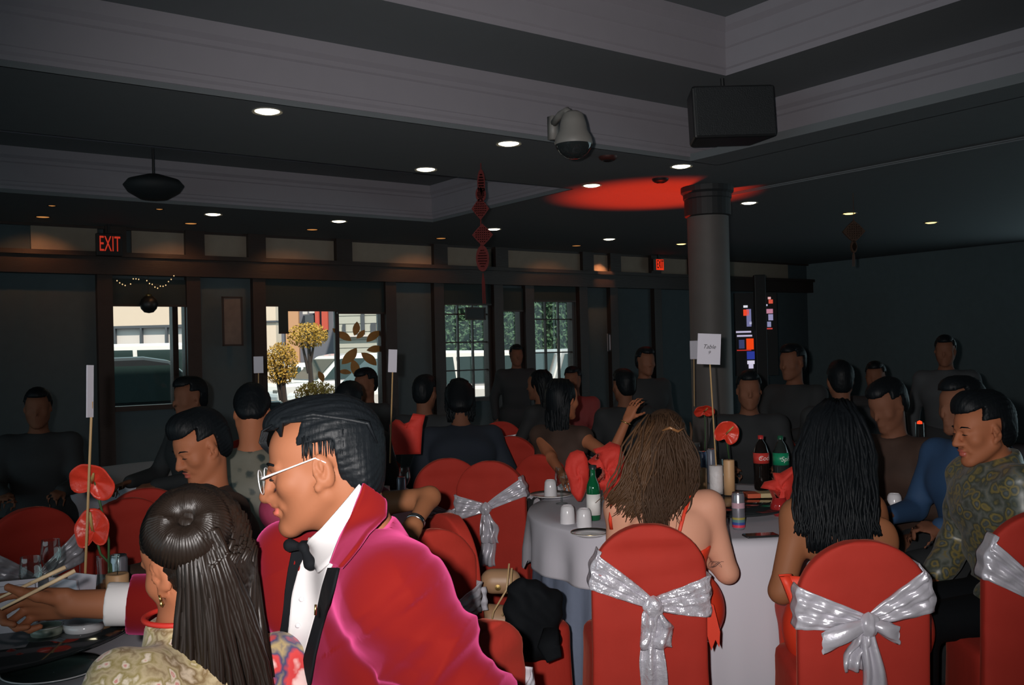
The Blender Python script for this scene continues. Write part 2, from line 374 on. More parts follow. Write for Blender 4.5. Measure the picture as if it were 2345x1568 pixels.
# ------------------------------------------------------------------ anatomy
def RM(yaw, pitch=0, roll=0):          # forward is +y; yaw 90 faces -x; positive pitch looks down
    return Matrix.Rotation(R(yaw), 3, 'Z') @ Matrix.Rotation(R(-pitch), 3, 'X') @ Matrix.Rotation(R(roll), 3, 'Y')
class Head:
    def __init__(s, o, M, sc=1., mid=0): s.o = Vector(o); s.M = M; s.s = sc; s.mid = mid
    def w(s, x, y, z): return s.o + s.M @ (Vector((x, y, z))*s.s)
    def loc(s, p): return ((p-npv(s.o))@np.array(s.M, np.float32))/s.s
    def add(s, S, fine=True, female=False):
        k = s.s; w = s.w; M = s.M; m_ = s.mid
        def el(c, r, kk=.02, sub=False, m=None): S.el(w(*c), [q*k for q in r], kk*k, M if m is None else M @ m, sub)
        def rc(a, b, ra, rb, kk=.015, sub=False): S.rc(w(*a), w(*b), ra*k, rb*k, kk*k, sub)
        el((0, -.018, .040), (.075, .095, .082))
        el((0, .028, -.030), (.058, .062, .082), .03)
        el((0, .040, .045), (.060, .050, .050), .03)
        jw = .048 if female else .054
        for sx in (-1, 1):
            rc((sx*jw, -.005, -.045), (sx*.018, .072, -.098), .020, .016, .03)
            el((sx*.044, .058, -.016), (.022, .022, .020), .03)
        el((0, .080, -.100), (.020, .016, .016), .02)
        if fine:
            for sx in (-1, 1):
                el((sx*.033, .102, .013+m_), (.020, .018, .013), .016, True)
                el((sx*.032, .080, .011+m_), (.0135, .0125, .0125), .006)
                rc((sx*.016, .090, .031+m_), (sx*.050, .076, .030+m_), .007, .005, .012)
                rc((sx*.013, .100, -.025+m_), (sx*.012, .106, -.029+m_), .0085, .007, .008)
                rc((sx*.018, .088, -.030+m_), (sx*.030, .080, -.058), .006, .004, .014)
            rc((0, .089, .022), (0, .112, -.020+m_), .0085, .0115, .012)
            el((0, .116, -.025+m_), (.011, .009, .0095), .008)
            el((0, .094, -.0535), (.024, .0125, .0075), .008); el((0, .0925, -.068), (.020, .0125, .0085), .008)
            rc((-.024, .100, -.0605), (.024, .100, -.0605), .0025, .0025, .004, True)
        else:
            rc((0, .089, .022), (0, .110, -.022), .010, .014, .015)
            el((0, .090, -.062), (.024, .013, .014), .012)
            for sx in (-1, 1): el((sx*.033, .098, .013), (.018, .014, .012), .014, True)
        for sx in (-1, 1):
            m = Matrix.Rotation(R(sx*-18), 3, 'Z') @ Matrix.Rotation(R(-10), 3, 'X')
            el((sx*.078, -.012, -.002), (.009, .020, .033), .006, False, m)
            if fine:
                el((sx*.086, -.008, .002), (.007, .011, .020), .005, True, m)
                el((sx*.080, .000, -.006), (.008, .007, .008), .004, False, m)
                el((sx*.083, -.010, .006), (.005, .004, .013), .004, False, m)
                el((sx*.077, .002, -.031), (.007, .009, .010), .006, False, m)
        return S
    def lips(s):
        def f(c):
            q = s.loc(c.astype(np.float32)); return ((np.abs(q[:, 0]) < .023-np.abs(q[:, 2]+.0605)*.5) & (q[:, 1] > .091) & (q[:, 2] < -.047) & (q[:, 2] > -.075)).astype(int)
        return f
    def eyes(s, parent, open_=True):
        for sx in (-1, 1):
            mb = MB(); mb.tube([s.w(sx*.014, .094, .032+s.mid), s.w(sx*.030, .0935, .039+s.mid), s.w(sx*.048, .082, .036+s.mid), s.w(sx*.054, .074, .031+s.mid)], [.002*s.s, .0038*s.s, .003*s.s, .001], 6, flat=.8)
            reparent(mb.build('eyebrow', M_hair, None, True), parent)
            mb = MB(); mb.tube([s.w(sx*.019, .0905, .009+s.mid), s.w(sx*.026, .0935, .0095+s.mid), s.w(sx*.036, .093, .009+s.mid), s.w(sx*.045, .086, .007+s.mid)], [.0008, .0026*s.s, .0026*s.s, .0008], 6)
            reparent(mb.build('eye', mat('eye_dark', (.02, .012, .01), .1), None, True), parent)
def dirs(y):
    y = y.normalized(); return y
def hand(S, wr, d, n, side=1, curl=(35, 45, 30), thumb=(35, 20), sc=1., spread=5):
    """wr wrist, d finger direction, n palm normal (direction the palm faces); fingers curl towards n; side +1 when the thumb leaves towards d x n"""
    d = Vector(d).normalized(); n = (Vector(n)-d*Vector(n).dot(d)).normalized(); t = d.cross(n)*side
    W = Vector(wr)
    kn = [(.034, .086), (.012, .092), (-.011, .088), (-.031, .078)]
    ln = [(.042, .026, .020), (.046, .029, .022), (.043, .027, .021), (.033, .021, .019)]
    for i, ((a, b), L) in enumerate(zip(kn, ln)):
        base = W + (t*a*.75+d*.004)*sc; K = W+(t*a+d*b)*sc
        S.rc(base, K, .0150*sc, .0115*sc, .012)
        dv = (d + t*math.tan(R(spread*(1.2-i*.8)))).normalized(); q = K; ang = 0
        for j in range(3):
            c = curl[j] if not isinstance(curl[j], (list, tuple)) else curl[j][i]
            ang += c; v = dv*math.cos(R(ang))+n*math.sin(R(ang)); e = q+v*L[j]*sc
            S.rc(q, e, (.0092-.0009*j)*sc, (.0083-.0009*j)*sc, .004); q = e
    q = W+(t*.020+d*.018+n*.008)*sc; v = (d*.75+t*.62+n*.35).normalized()
    for L, r, c in ((.044, .0135, 0), (.034, .0105, thumb[0]), (.028, .0090, thumb[1])):
        v = (v + (n*.8-t*.55)*math.tan(R(c))*.6).normalized() if c else v
        e = q+v*L*sc; S.rc(q, e, r*sc, r*.9*sc, .006); q = e
def ik(a, b, l1, l2, pole):
    a = Vector(a); b = Vector(b); d = b-a; L = min(d.length, (l1+l2)*.999); dn = d.normalized()
    x = (l1*l1-l2*l2+L*L)/(2*L); hh = math.sqrt(max(l1*l1-x*x, 0)); p = Vector(pole); p = (p-dn*p.dot(dn)).normalized()
    return a+dn*x+p*hh, a+dn*L

class Body:
    """a seated (or standing) figure laid out as joints in world space"""
    def __init__(s, x, y, yaw, seat=.47, sc=1., lean=8, twist=0, side=0, stand=False, head_yaw=0, head_pitch=5, head_roll=0, female=False):
        s.sc = sc; s.female = female; s.yaw = yaw
        B = Matrix.Rotation(R(yaw), 3, 'Z'); o = Vector((x, y, 0)); s.B = B
        pz = (seat+.10) if not stand else .92*sc
        s.pel = o+Vector((0, 0, pz)); T = B @ Matrix.Rotation(R(-lean), 3, 'X') @ Matrix.Rotation(R(side), 3, 'Y'); s.T = T
        def t(a, b, c): return s.pel + T @ (Vector((a, b, c))*sc)
        tw = Matrix.Rotation(R(twist), 3, 'Z')
        def u(a, b, c): return s.pel + T @ (tw @ (Vector((a, b, c))*sc))
        sw = .165 if female else .19
        s.waist = t(0, .01, .20); s.chest = u(0, .015, .38); s.nb = u(0, -.01, .54)
        s.sh = {'R': u(sw, -.005, .50), 'L': u(-sw, -.005, .50)}
        s.hip = {'R': s.pel+B @ Vector((.09*sc, .02, -.01)), 'L': s.pel+B @ Vector((-.09*sc, .02, -.01))}
        if stand:
            s.kn = {q: s.pel+B @ Vector((i*.10*sc, .02, -.42*sc)) for q, i in (('R', 1), ('L', -1))}
            s.an = {q: Vector((s.pel+B @ Vector((i*.11*sc, -.01, 0))).to_tuple()[:2]+(.09,)) for q, i in (('R', 1), ('L', -1))}
        else:
            s.kn = {q: s.pel+B @ Vector((i*.13*sc, .44*sc, -.03)) for q, i in (('R', 1), ('L', -1))}
            s.an = {q: Vector((s.pel+B @ Vector((i*.13*sc, .44*sc, 0))).to_tuple()[:2]+(.09,)) for q, i in (('R', 1), ('L', -1))}
        s.el = {}; s.wr = {}; s.handdir = {}
        for q, i in (('R', 1), ('L', -1)):
            w = s.pel+B @ (Vector((i*.16, .42, .22))*sc) if not stand else s.pel+B @ (Vector((i*.27, .05, -.02))*sc)
            s.arm(q, w)
        hM = RM(yaw+head_yaw, head_pitch, head_roll)
        s.head = Head(s.nb + (s.nb-s.chest).normalized()*.075*sc + B @ Vector((0, .03*sc, .115*sc)), hM, sc)
    def arm(s, q, wr, pole=None):
        i = 1 if q == 'R' else -1
        pole = pole if pole is not None else s.B @ Vector((i*.5, -.4, -1))
        s.el[q], s.wr[q] = ik(s.sh[q], wr, .29*s.sc, .25*s.sc, pole)
    def torso(s, S, k=.07):
        c = s.sc; ax = (s.sh['R']-s.sh['L']).normalized(); f = 0.82 if s.female else 1.
        S.rc(s.pel-ax*.075*c, s.pel+ax*.075*c, .135*c, .135*c, k)
        S.rc(s.waist-ax*.05*c*f, s.waist+ax*.05*c*f, .118*c*f, .118*c*f, k)
        S.rc(s.chest-ax*.085*c*f, s.chest+ax*.085*c*f, .122*c*f, .122*c*f, k)
        S.rc(s.sh['L'], s.sh['R'], .062*c, .062*c, k)
        S.rc(s.waist, s.chest, .11*c*f, .12*c*f, k)
        S.rc(s.nb-(s.nb-s.chest)*.3, s.nb, .075*c, .058*c, .05)
        return S
    def neck(s, S):
        c = s.sc*(.88 if s.female else 1); S.rc(s.nb-(s.nb-s.chest)*.25, s.head.w(0, -.030, -.045), .060*c, .055*c, .03); return S
    def arms(s, S, ext=0, qs='LR', upto=1.):
        c = s.sc*(.85 if s.female else 1)
        for q in qs:
            S.rc(s.sh[q], s.el[q], (.052+ext)*c, (.042+ext)*c, .03)
            e = s.el[q]+(s.wr[q]-s.el[q])*upto
            S.rc(s.el[q], e, (.042+ext)*c, ((.028 if upto == 1. else .032)+ext)*c, .02)
        return S
    def hands(s, S, skip='', curl=(30, 35, 25)):
        for q, i in (('R', 1), ('L', -1)):
            if q in skip: continue
            d = (s.wr[q]-s.el[q]).normalized(); n = s.B @ Vector((-i*.35, 0, -1))
            hand(S, s.wr[q], d, n, -i, curl, sc=s.sc*(.9 if s.female else 1))
        return S
    def legs(s, S):
        c = s.sc
        for q in 'LR':
            S.rc(s.hip[q], s.kn[q], .085*c, .058*c, .05); S.rc(s.kn[q], s.an[q], .055*c, .038*c, .03)
        return S
    def feet(s, S):
        for q in 'LR': S.rc(s.an[q]-Vector((0, 0, .045)), s.an[q]+s.B @ Vector((0, .15, 0))-Vector((0, 0, .055)), .038, .03, .03)
        return S
def plane(pt, n):                      # keeps the side the normal points away from
    pt = npv(pt); n = npv(Vector(n).normalized()); return lambda p: (p-pt)@n
def c_and(*fs): return lambda p: np.max([f(p) for f in fs], axis=0)
def c_not_sdf(S, off=0): return lambda p: -(S.ev(p)-off)

def hair_short(hd, parent, m, h=.006, vol=.018, top=.02, fringe=0):
    S = SDF(); w = hd.w; k = hd.s; M = hd.M
    S.el(w(0, -.026, .046), [(.078+vol*.55)*k, (.094+vol)*k, (.082+top)*k], .02, M)
    S.el(w(0, .035, .088+top*.6), [.060*k, .062*k, (.030+top)*k], .03, M)
    S.el(w(0, -.075, -.02), [.066*k, (.040+vol*.4)*k, .062*k], .03, M)
    def clip(p):
        q = hd.loc(p); x, y, z = q[..., 0], q[..., 1], q[..., 2]
        face = np.minimum((y-.046+.5*np.maximum(z-.03, 0)), -(z-.088-.25*np.maximum(0, -(y-.07))))*.8   # forehead and face in front of the hairline
        below = np.minimum(y+.038, .052-z)*.8            # below the sideburn, in front of and under the ear
        nape = -(z+.075)
        return np.maximum(np.maximum(face, below), nape)
    def post(V):
        q = hd.loc(V.astype(np.float32)); a = np.arctan2(q[:, 0], q[:, 2]-.02); n = np.sin(a*70+q[:, 1]*30)*.0007+np.sin(a*33+q[:, 1]*60+1)*.0008
        d = q-np.array((0, -.02, .03)); d /= np.linalg.norm(d, axis=1, keepdims=True)
        return V+(d@np.array(M).T)*n[:, None]*k
    return sdf_obj('hair', S, h, m, parent, 0, clip, post)
def hair_long(hd, parent, m, length=.35, width=.11, h=.008, n=90, wave=.01, seed=1, back=(0, -1), thick=.05):
    """scalp cap plus a curtain of locks falling behind the head"""
    r = random.Random(seed); S = SDF(); w = hd.w; k = hd.s
    S.el(w(0, -.028, .044), [.092*k, .110*k, .100*k], .02, hd.M)
    S.el(w(0, -.060, -.03), [.085*k, .065*k, .10*k], .04, hd.M)
    def clip(p):
        q = hd.loc(p); y, z = q[..., 1], q[..., 2]
        return np.maximum(np.minimum((y-.035+.25*np.maximum(z-.02, 0)), .085-z)*.8, -(z+.12))
    o = sdf_obj('hair', S, h, m, parent, 0, clip)
    mb = MB(); bx = hd.M @ Vector((1, 0, 0)); bx.z = 0; bx.normalize(); by = bx.cross(Vector((0, 0, 1)))*-1; by = Vector((-by.x, -by.y, 0)) if by.dot(hd.M @ Vector((0, 1, 0))) > 0 else by
    for i in range(n):
        t = r.uniform(-1, 1); a = t*1.7; rad = r.uniform(.9, 1.04)
        st = w(math.sin(a)*.086*rad, -.028-math.cos(a)*.100*rad, r.uniform(.02, .10)*math.cos(a*.5))
        L = length*r.uniform(.8, 1.05)*(1-.2*abs(t)); ph = r.uniform(0, 6); pts = [w(math.sin(a)*.05, -.028-math.cos(a)*.06, .135), st]
        for j in range(1, 8):
            f = j/7; x = t*width*(1-.25*f) + wave*math.sin(f*9+ph); yy = -(.085+thick*r.uniform(.7, 1.1)*math.cos(a)*.8)
            base = hd.o + bx*x*k + by*(-yy)*k*(1.-.1*f); base.z = hd.o.z + (.02-f*L)*k
            pts.append(st.lerp(base, min(1, .35+f)) if f < .65 else base)
        mb.tube(pts, [.010, .013]+[.0125*(1-.075*j) for j in range(1, 8)], 5, flat=.6)
    q = mb.build('hair_locks', m, None, True); q['kind'] = 'stuff'; reparent(q, parent); return o
def anchor(b):  return Vector((b.pel.x, b.pel.y, 0))
def figure(label, b, top, skin, hair, pants=None, h=.013, style='short', group='guests at the banquet tables', sleeve=1., fine=False, hl={}, hs={}, skiphand='', topoff=.012, neckline=.0, curl=(30, 35, 25)):
    t = thing('person', label, 'person', anchor(b), 0, group)
    S = SDF(); b.torso(S); b.neck(S); b.arms(S); b.legs(S); b.feet(S); b.hands(S, skiphand, curl); b.head.add(S, fine, b.female)
    sdf_obj('body', S, h, [skin, M_lip if fine else skin], t, fmat=b.head.lips())
    G = SDF(); b.torso(G)
    if sleeve > 0: b.arms(G, .004, upto=sleeve)
    sdf_obj('top', G, h, top, t, topoff, plane(b.nb+(b.nb-b.chest).normalized()*(.038-neckline), (b.nb-b.chest)))
    L = SDF(); b.legs(L); ax = (b.hip['R']-b.hip['L']).normalized(); L.rc(b.pel-ax*.07, b.pel+ax*.07, .14, .14, .05)
    sdf_obj('trousers', L, h*1.4, pants or M_char, t, .014, c_and(plane(b.waist-(b.waist-b.pel)*.35, (b.waist-b.pel)), plane((0, 0, .1), (0, 0, -1))))
    F2 = SDF(); b.feet(F2); sdf_obj('shoes', F2, h, M_black, t, .008)
    if fine: b.head.eyes(t)
    if style == 'short': hair_short(b.head, t, hair, h*.6, **hs)
    elif style == 'long': hair_long(b.head, t, hair, h=h*.8, **hl)
    return t, S, G
# ------------------------------------------------------------------ the room
Z1 = 3.1
O = atz(1644, 378, Z1); O.z = 0
U = Vector((math.sin(R(54)), math.cos(R(54)), 0)); V_ = Vector((-U.y, U.x, 0)); RZ = math.atan2(U.y, U.x)
VW = 5.9; UL, UR, VB = -12.5, 9.0, -15.0
def uv(u, v, z=0): return O + U*u + V_*v + Vector((0, 0, z))
def wallpt(px, py, v=VW):
    r = ray(px, py); c = Vector((0, 0, CAMZ)); t = (v-(c-O).dot(V_))/r.dot(V_); p = c+r*t; return (p-O).dot(U), p.z
def uvbox(mb, u0, u1, v0, v1, z0, z1):
    vs = [uv(u, v, z) for z in (z0, z1) for u, v in ((u0, v0), (u1, v0), (u1, v1), (u0, v1))]
    return mb.add(vs, [(3, 2, 1, 0), (4, 5, 6, 7), (0, 1, 5, 4), (1, 2, 6, 5), (2, 3, 7, 6), (3, 0, 4, 7)])
mb = MB(); uvbox(mb, UL-.3, UR+.3, VB, VW+.3, -.2, 0); struct(mb.build('floor', M_floor))
ub = [UL-.3, -10.5, -.33, 1.25, 8.4, UR+.3]; vb = [VB, -11, 0, 1.49, 3.98, VW+.3]
holes = {(1, 1), (1, 3)}
mb = MB()
for i in range(5):
    for j in range(5):
        if (i, j) in holes: continue
        uvbox(mb, ub[i], ub[i+1], vb[j], vb[j+1], Z1, Z1+.06)
uvbox(mb, ub[0], ub[-1], VB, VW+.3, Z1+1.0, Z1+1.2)
struct(mb.build('ceiling', M_ceil))
PROF = [(0, 0), (-.012, .0), (-.012, .03), (.006, .035), (.006, .06), (.022, .075), (.022, .10), (.030, .105), (.030, .26), (.045, .27), (.045, .30), (.075, .325), (.075, .40), (.86, .40), (.86, .44), (.875, .45), (.875, .58), (.89, .59), (.89, .69), (.93, .72), (.93, .78), (1.3, .78)]
for n, (i, j) in enumerate(sorted(holes)):
    u0, u1 = ub[i], ub[i+1]; v0, v1 = vb[j], vb[j+1]
    if (i, j) == (1, 1): u1 = 0
    small = j == 3; vs = []; fs = []; mi = []; pr = PROF
    for q, (ins, z) in enumerate(pr):
        ins = min(ins, .35+ins*.3) if small else ins
        vs += [uv(a, b, Z1+z) for a, b in ((u0+ins, v0+ins), (u1-ins, v0+ins), (u1-ins, v1-ins), (u0+ins, v1-ins))]
    for q in range(len(pr)-1):
        flat = pr[q+1][1]-pr[q][1] < .005
        for a in range(4):
            fs.append((q*4+a, q*4+(a+1) % 4, q*4+4+(a+1) % 4, q*4+4+a)); mi.append(1 if flat and pr[q+1][0]-pr[q][0] > .2 else 0)
    fs.append(tuple(range(len(vs)-4, len(vs)))); mi.append(1)
    m = MB(); m.v = [tuple(v) for v in vs]; m.f = fs; m.mi = mi
    struct(m.build('trim_%d' % (n+1), [M_face, M_ceil]))
mb = MB(); uvbox(mb, 1.22, 1.27, -9, 1.3, Z1-.02, Z1); uvbox(mb, 1.20, 1.22, -9, 1.3, Z1-.01, Z1); struct(mb.build('trim_5', M_ceil))
# walls (unseen side stretches left open on purpose, to let sky light fill the hall)
mb = MB(); uvbox(mb, UL-.3, UL, 2.5, VW, 0, Z1); struct(mb.build('wall_left', M_wall))
mb = MB(); uvbox(mb, UL, UR, -9.3, -9, 0, Z1); struct(mb.build('wall_front', M_wall))
mb = MB(); uvbox(mb, UR, UR+.3, 1.2, VW, 0, Z1); struct(mb.build('wall_right', M_wallr))
# the window wall, with real openings
OPEN = []                                  # u0, u1, z0, z1
def opening(xl, xr, yt, yb):
    u0 = wallpt(xl, 780)[0]; u1 = wallpt(xr, 780)[0]; xm = (xl+xr)/2; return [u0, u1, wallpt(xm, yb)[1], wallpt(xm, yt)[1]]
OPEN = [opening(257, 397, 648, 930), opening(405, 425, 655, 930), opening(606, 873, 645, 935), opening(1017, 1118, 655, 912), opening(1150, 1191, 668, 905), opening(1222, 1311, 655, 872)]
mb = MB(); cur = UL
for u0, u1, z0, z1 in OPEN:
    uvbox(mb, cur, u0, VW, VW+.12, 0, Z1); uvbox(mb, u0, u1, VW, VW+.12, 0, z0); uvbox(mb, u0, u1, VW, VW+.12, z1, Z1); cur = u1
uvbox(mb, cur, UR, VW, VW+.12, 0, Z1); struct(mb.build('wall_back', M_wall))
MUNT = [(1, [.585]), (1, []), (2, []), (3, [.20, .52]), (1, []), (3, [.18, .48])]
for n, ((u0, u1, z0, z1), (nc, rows)) in enumerate(zip(OPEN, MUNT)):
    w = thing('window_%d' % (n+1), None, None, uv((u0+u1)/2, VW+.08, z0), 0); struct(w)
    def wp(name, m, *bs):
        q = MB()
        for b in bs: uvbox(q, *b)
        o = q.build(name, m); reparent(o, w); return o
    f = .045; va, vb2 = VW-.02, VW+.10
    wp('window_frame', M_wood, (u0-f, u0+.012, va, vb2, z0-f, z1+f), (u1-.012, u1+f, va, vb2, z0-f, z1+f), (u0, u1, va, vb2, z1-.012, z1+f), (u0, u1, va-.05, vb2, z0-f, z0+.012))
    t = .055 if n == 2 else .016
    for k in range(1, nc):
        uu = u0+(u1-u0)*(k/nc if n != 2 else .61); wp('mullion', M_wood, (uu-t/2, uu+t/2, va+.03, vb2-.04, z0, z1))
    if n in (3, 5):
        for fr in (.25, .5, .75) if n == 3 else (.3, .65): zz = z0+(z1-z0)*fr; wp('glazing_bar', M_wood, (u0, u1, va+.03, vb2-.04, zz-.009, zz+.009))
    edges = [u0]+[u0+(u1-u0)*(k/nc if n != 2 else .61) for k in range(1, nc)]+[u1]
    for a, b in zip(edges[:-1], edges[1:]): wp('pane', M_pane, (a+t/2, b-t/2, VW+.05, VW+.056, z0, z1))
# dark roller shades pulled part of the way down
M_shade = mat('dark_shade', (.022, .034, .034), .8, bump=(40, .2, (1, 1, .2)))
SH = [('dark roller shade pulled down over the top of the window beside the exit sign', 253, 427, 640, 700), ('narrow dark roller shade at the left end of the widest window', 604, 634, 640, 700), ('dark green shade strip hanging low between two panes of the widest window', 634, 656, 640, 762), ('dark roller shade over the middle pane of the widest window', 656, 768, 640, 711), ('dark roller shade over the right pane of the widest window', 768, 876, 640, 717), ('dark roller shade over the gridded window with the small hanging sign', 1014, 1121, 650, 697), ('dark roller shade at the top of the narrow door pane', 1147, 1194, 660, 712), ('dark roller shade above the gridded window nearest the column', 1219, 1314, 650, 690)]
for lab, xl, xr, yt, yb in SH:
    u0 = wallpt(xl, 700)[0]; u1 = wallpt(xr, 700)[0]; xm = (xl+xr)/2; zt = wallpt(xm, yt)[1]; zb = wallpt(xm, yb)[1]
    t = thing('roller_shade', lab, 'shade', uv((u0+u1)/2, VW-.06, zb), 0, 'shades on the window wall')
    q = MB(); uvbox(q, u0, u1, VW-.045, VW-.04, zb, zt); reparent(q.build('shade_cloth', M_shade), t)
    q = MB(); uvbox(q, u0, u1, VW-.055, VW-.035, zb-.012, zb+.012); reparent(q.build('hem_bar', M_wood), t)
# frieze: pilasters, cream panels, dark beam
mbw = MB(); zb0 = wallpt(700, 642)[1]; zb1 = wallpt(700, 603)[1]
uvbox(mbw, UL, UR, VW-.14, VW, zb0, zb1); uvbox(mbw, UL, UR, VW-.18, VW, zb1-.02, zb1+.03); uvbox(mbw, UL, UR, VW-.05, VW, Z1-.03, Z1)
struct(mbw.build('trim_6', M_wood))
PAN = [(70, 222), (300, 424), (458, 566), (598, 762), (800, 985), (1016, 1122), (1158, 1326), (1348, 1391), (1408, 1484), (1500, 1570), (1590, 1800)]
for k, (xl, xr) in enumerate(PAN):
    u0 = wallpt(xl, 570)[0]; u1 = wallpt(xr, 570)[0]
    q = MB(); uvbox(q, u0, u1, VW-.03, VW, zb1+.03, Z1-.03); struct(q.build('trim_%d' % (k+7), M_panel))
edges = [(PAN[i][1]+PAN[i+1][0])/2 for i in range(len(PAN)-1)]
for k, x in enumerate(edges):
    u0 = wallpt(x, 570)[0]; h = .11
    q = MB(); uvbox(q, u0-h, u0+h, VW-.10, VW, zb1, Z1)
    struct(q.build('trim_%d' % (k+20), M_wood))
for k, x in enumerate([238, 440, 590, 890, 1000, 1136, 1207, 1330, 1400, 1500]):
    u0 = wallpt(x, 770)[0]; q = MB(); uvbox(q, u0-.08, u0+.08, VW-.09, VW, 0, zb0)
    struct(q.build('trim_%d' % (k+40), M_wood))
for x0, x1 in ((1338, 1390), (1405, 1420), (1440, 1480), (1545, 1580)):
    pass
# column at the crossing of the ceiling beams
ct = atz(1630, 420, Z1)
colp = Vector((ct.x, ct.y+.22, 0)); colo = thing('column', None, None, colp, 0); colo['kind'] = 'structure'
q = MB()
def sq(w, z0, z1, w2=None):
    w2 = w2 or w; a = [uv(0, 0)*0 + U*(sx*w/2)+V_*(sy*w/2)+Vector((0, 0, z0)) for sx, sy in ((-1, -1), (1, -1), (1, 1), (-1, 1))]; b = [U*(sx*w2/2)+V_*(sy*w2/2)+Vector((0, 0, z1)) for sx, sy in ((-1, -1), (1, -1), (1, 1), (-1, 1))]
    q.add(a+b, [(3, 2, 1, 0), (4, 5, 6, 7), (0, 1, 5, 4), (1, 2, 6, 5), (2, 3, 7, 6), (3, 0, 4, 7)])
q.lathe([(.20, 0), (.20, .30), (.19, .32), (.192, Z1-.28)], n=28); q.build('shaft', M_col, colo, True)
q = MB(); q.lathe([(.19, Z1-.28), (.215, Z1-.27), (.215, Z1-.12), (.225, Z1-.11), (.225, Z1-.07), (.245, Z1-.05), (.245, Z1)], n=28); q.build('capital', mat('dark_capital', (.02, .022, .024), .6), colo)
# downlights
DL = [(612, 254, 1), (1165, 328, 1), (975, 387, 1), (1355, 424, 1), (1560, 380, 1), (1715, 464, 1), (488, 490, 1), (776, 506, 1), (1131, 524, 1), (1395, 547, 1), (1560, 558, .6), (1945, 488, .9), (2132, 509, .8)]
DLL = ['first and nearest bright round ceiling downlight, under the long white tray edge', 'bright ceiling downlight left of the dome camera', 'bright ceiling downlight left of the red hanging knot, at the edge of the far recess', 'bright ceiling downlight at the left tip of the red light patch', 'bright ceiling downlight just in front of the round column', 'bright ceiling downlight right of the round column', 'small far downlight at the left over the window wall, above the cream frieze', 'small far downlight above the wide window', 'small far downlight just behind the red hanging knot', 'small far downlight above the orange lit frieze panel', 'yellowish far downlight beside the column, above the small exit sign', 'downlight above the small diamond hanging in the dark right side', 'last downlight in the dark far right of the ceiling']
M_lampy = emat('yellow_lamp', (1, .70, .22), 3)
for (x, y, s), lab in zip(DL, DLL):
    p = atz(x, y, Z1); t = thing('downlight', lab, 'ceiling light', p-Vector((0, 0, .002)), 0, 'recessed ceiling downlights')
    r = .074*(.9 if s < 1 else 1)
    q = MB(); q.lathe([(r, .0), (r+.018, -.006), (r+.02, .0)], n=28); q.build('trim_ring', M_camwhite, t)
    q = MB(); q.lathe([(.001, -.012), (r*.7, -.010), (r, -.002)], n=28); q.build('lens', M_lampw if s == 1 else M_lampy, t)
WW = [(437, 511), (715, 525), (1320, 562), (98, 496), (119, 470), (365, 478), (1010, 545)]
WWL = ['dim orange wall washer by the dark pilaster left of the wide window', 'dim orange wall washer over the wide window frieze', 'dim orange wall washer left of the lit frieze panel', 'dim orange wall washer far left above the exit sign wall', 'small orange ceiling lamp at the far left', 'tiny orange ceiling lamp above and right of the left exit sign', 'faint orange wall washer left of the hanging knot']
for (x, y), lab in zip(WW, WWL):
    p = atz(x, y, Z1); small = lab.startswith(('small', 'tiny')); r = .03 if small else .06
    t = thing('wall_washer', lab, 'ceiling light', p-Vector((0, 0, .002)), 0, 'orange lamps along the window wall')
    q = MB(); q.lathe([(r, .0), (r+.014, -.006), (r+.016, .0)], n=20); q.build('trim_ring', M_black, t)
    q = MB(); q.lathe([(.001, -.008), (r, -.002)], n=20); q.build('lens', M_lampo, t)
    if not small:
        l = lamp('washer_bulb', 'SPOT', p-Vector((0, 0, .03)), 7 if x != 1320 else 6, (1, .42, .16), spot_size=R(110), spot_blend=.6, shadow_soft_size=.03); aim(l, V_*.55+Vector((0, 0, -1))); l.parent = t; l.matrix_parent_inverse = Matrix.Translation(t.location).inverted()
l = lamp('washer_bulb', 'SPOT', uv(wallpt(1369, 600)[0], VW-.35, Z1-.04), 16, (1, .42, .18), spot_size=R(60), spot_blend=.6, shadow_soft_size=.03); aim(l, V_*.8+Vector((0, 0, -1)))
# red uplight on the floor behind the column
up = Vector((colp.x-.22, colp.y+.38, 0)); t = thing('uplight', 'small black floor uplight throwing red light behind the column', 'lamp', up)
q = MB(); q.lathe([(.001, .02), (.08, .02), (.09, .05), (.09, .17), (.08, .18)], n=20); q.build('lamp_body', M_black, t)
q = MB(); q.lathe([(.001, .178), (.075, .176)], n=20); q.build('lens', emat('red_lens', (1, .05, .01), 3), t)
l = lamp('red_bulb', 'SPOT', up+Vector((0, 0, .22)), 900, (1, .035, .008), spot_size=R(42), spot_blend=.75, shadow_soft_size=.04); aim(l, Vector((-.07, .0, 1)))
# exit signs
def exit_sign(px, py, w, h, lit, label):
    u, z = wallpt(px, py, VW-.25); t = thing('exit_sign', label, 'sign', uv(u, VW-.25, z), RZ, 'exit signs')
    q = MB(); q.box((0, .03, 0), (w*1.25, .06, h*1.35)); q.build('housing', M_black if not lit else M_camwhite, t, bevel=.006)
    if lit: q = MB(); q.box((0, -.004, 0), (w*1.15, .006, h*1.2)); q.build('face', emat('exit_red_glow', (1, .045, .012), .75), t)
    me = text_mesh('EXIT', h*1.32, .002); xs = [v.co.x for v in me.vertices]; sc = w/(max(xs)-min(xs))
    for v in me.vertices: v.co = Vector((v.co.x*sc, -v.co.z-.010, v.co.y))
    link('lettering', me, emat('exit_red_letter', (1, .07, .035), .42) if not lit else M_black, t)
    q = MB(); q.box((0, .03, h*.675+.1), (.03, .03, .2)); q.build('mount', M_black, t)
d0 = (uv(wallpt(250, 560, VW-.25)[0], VW-.25)-Vector((0, 0, 0))).y
exit_sign(251, 560, 45*d0/2200, 38*d0/2200, False, 'dark exit sign with red letters on the left window wall')
d1 = uv(wallpt(1511, 606, VW-.25)[0], VW-.25).y
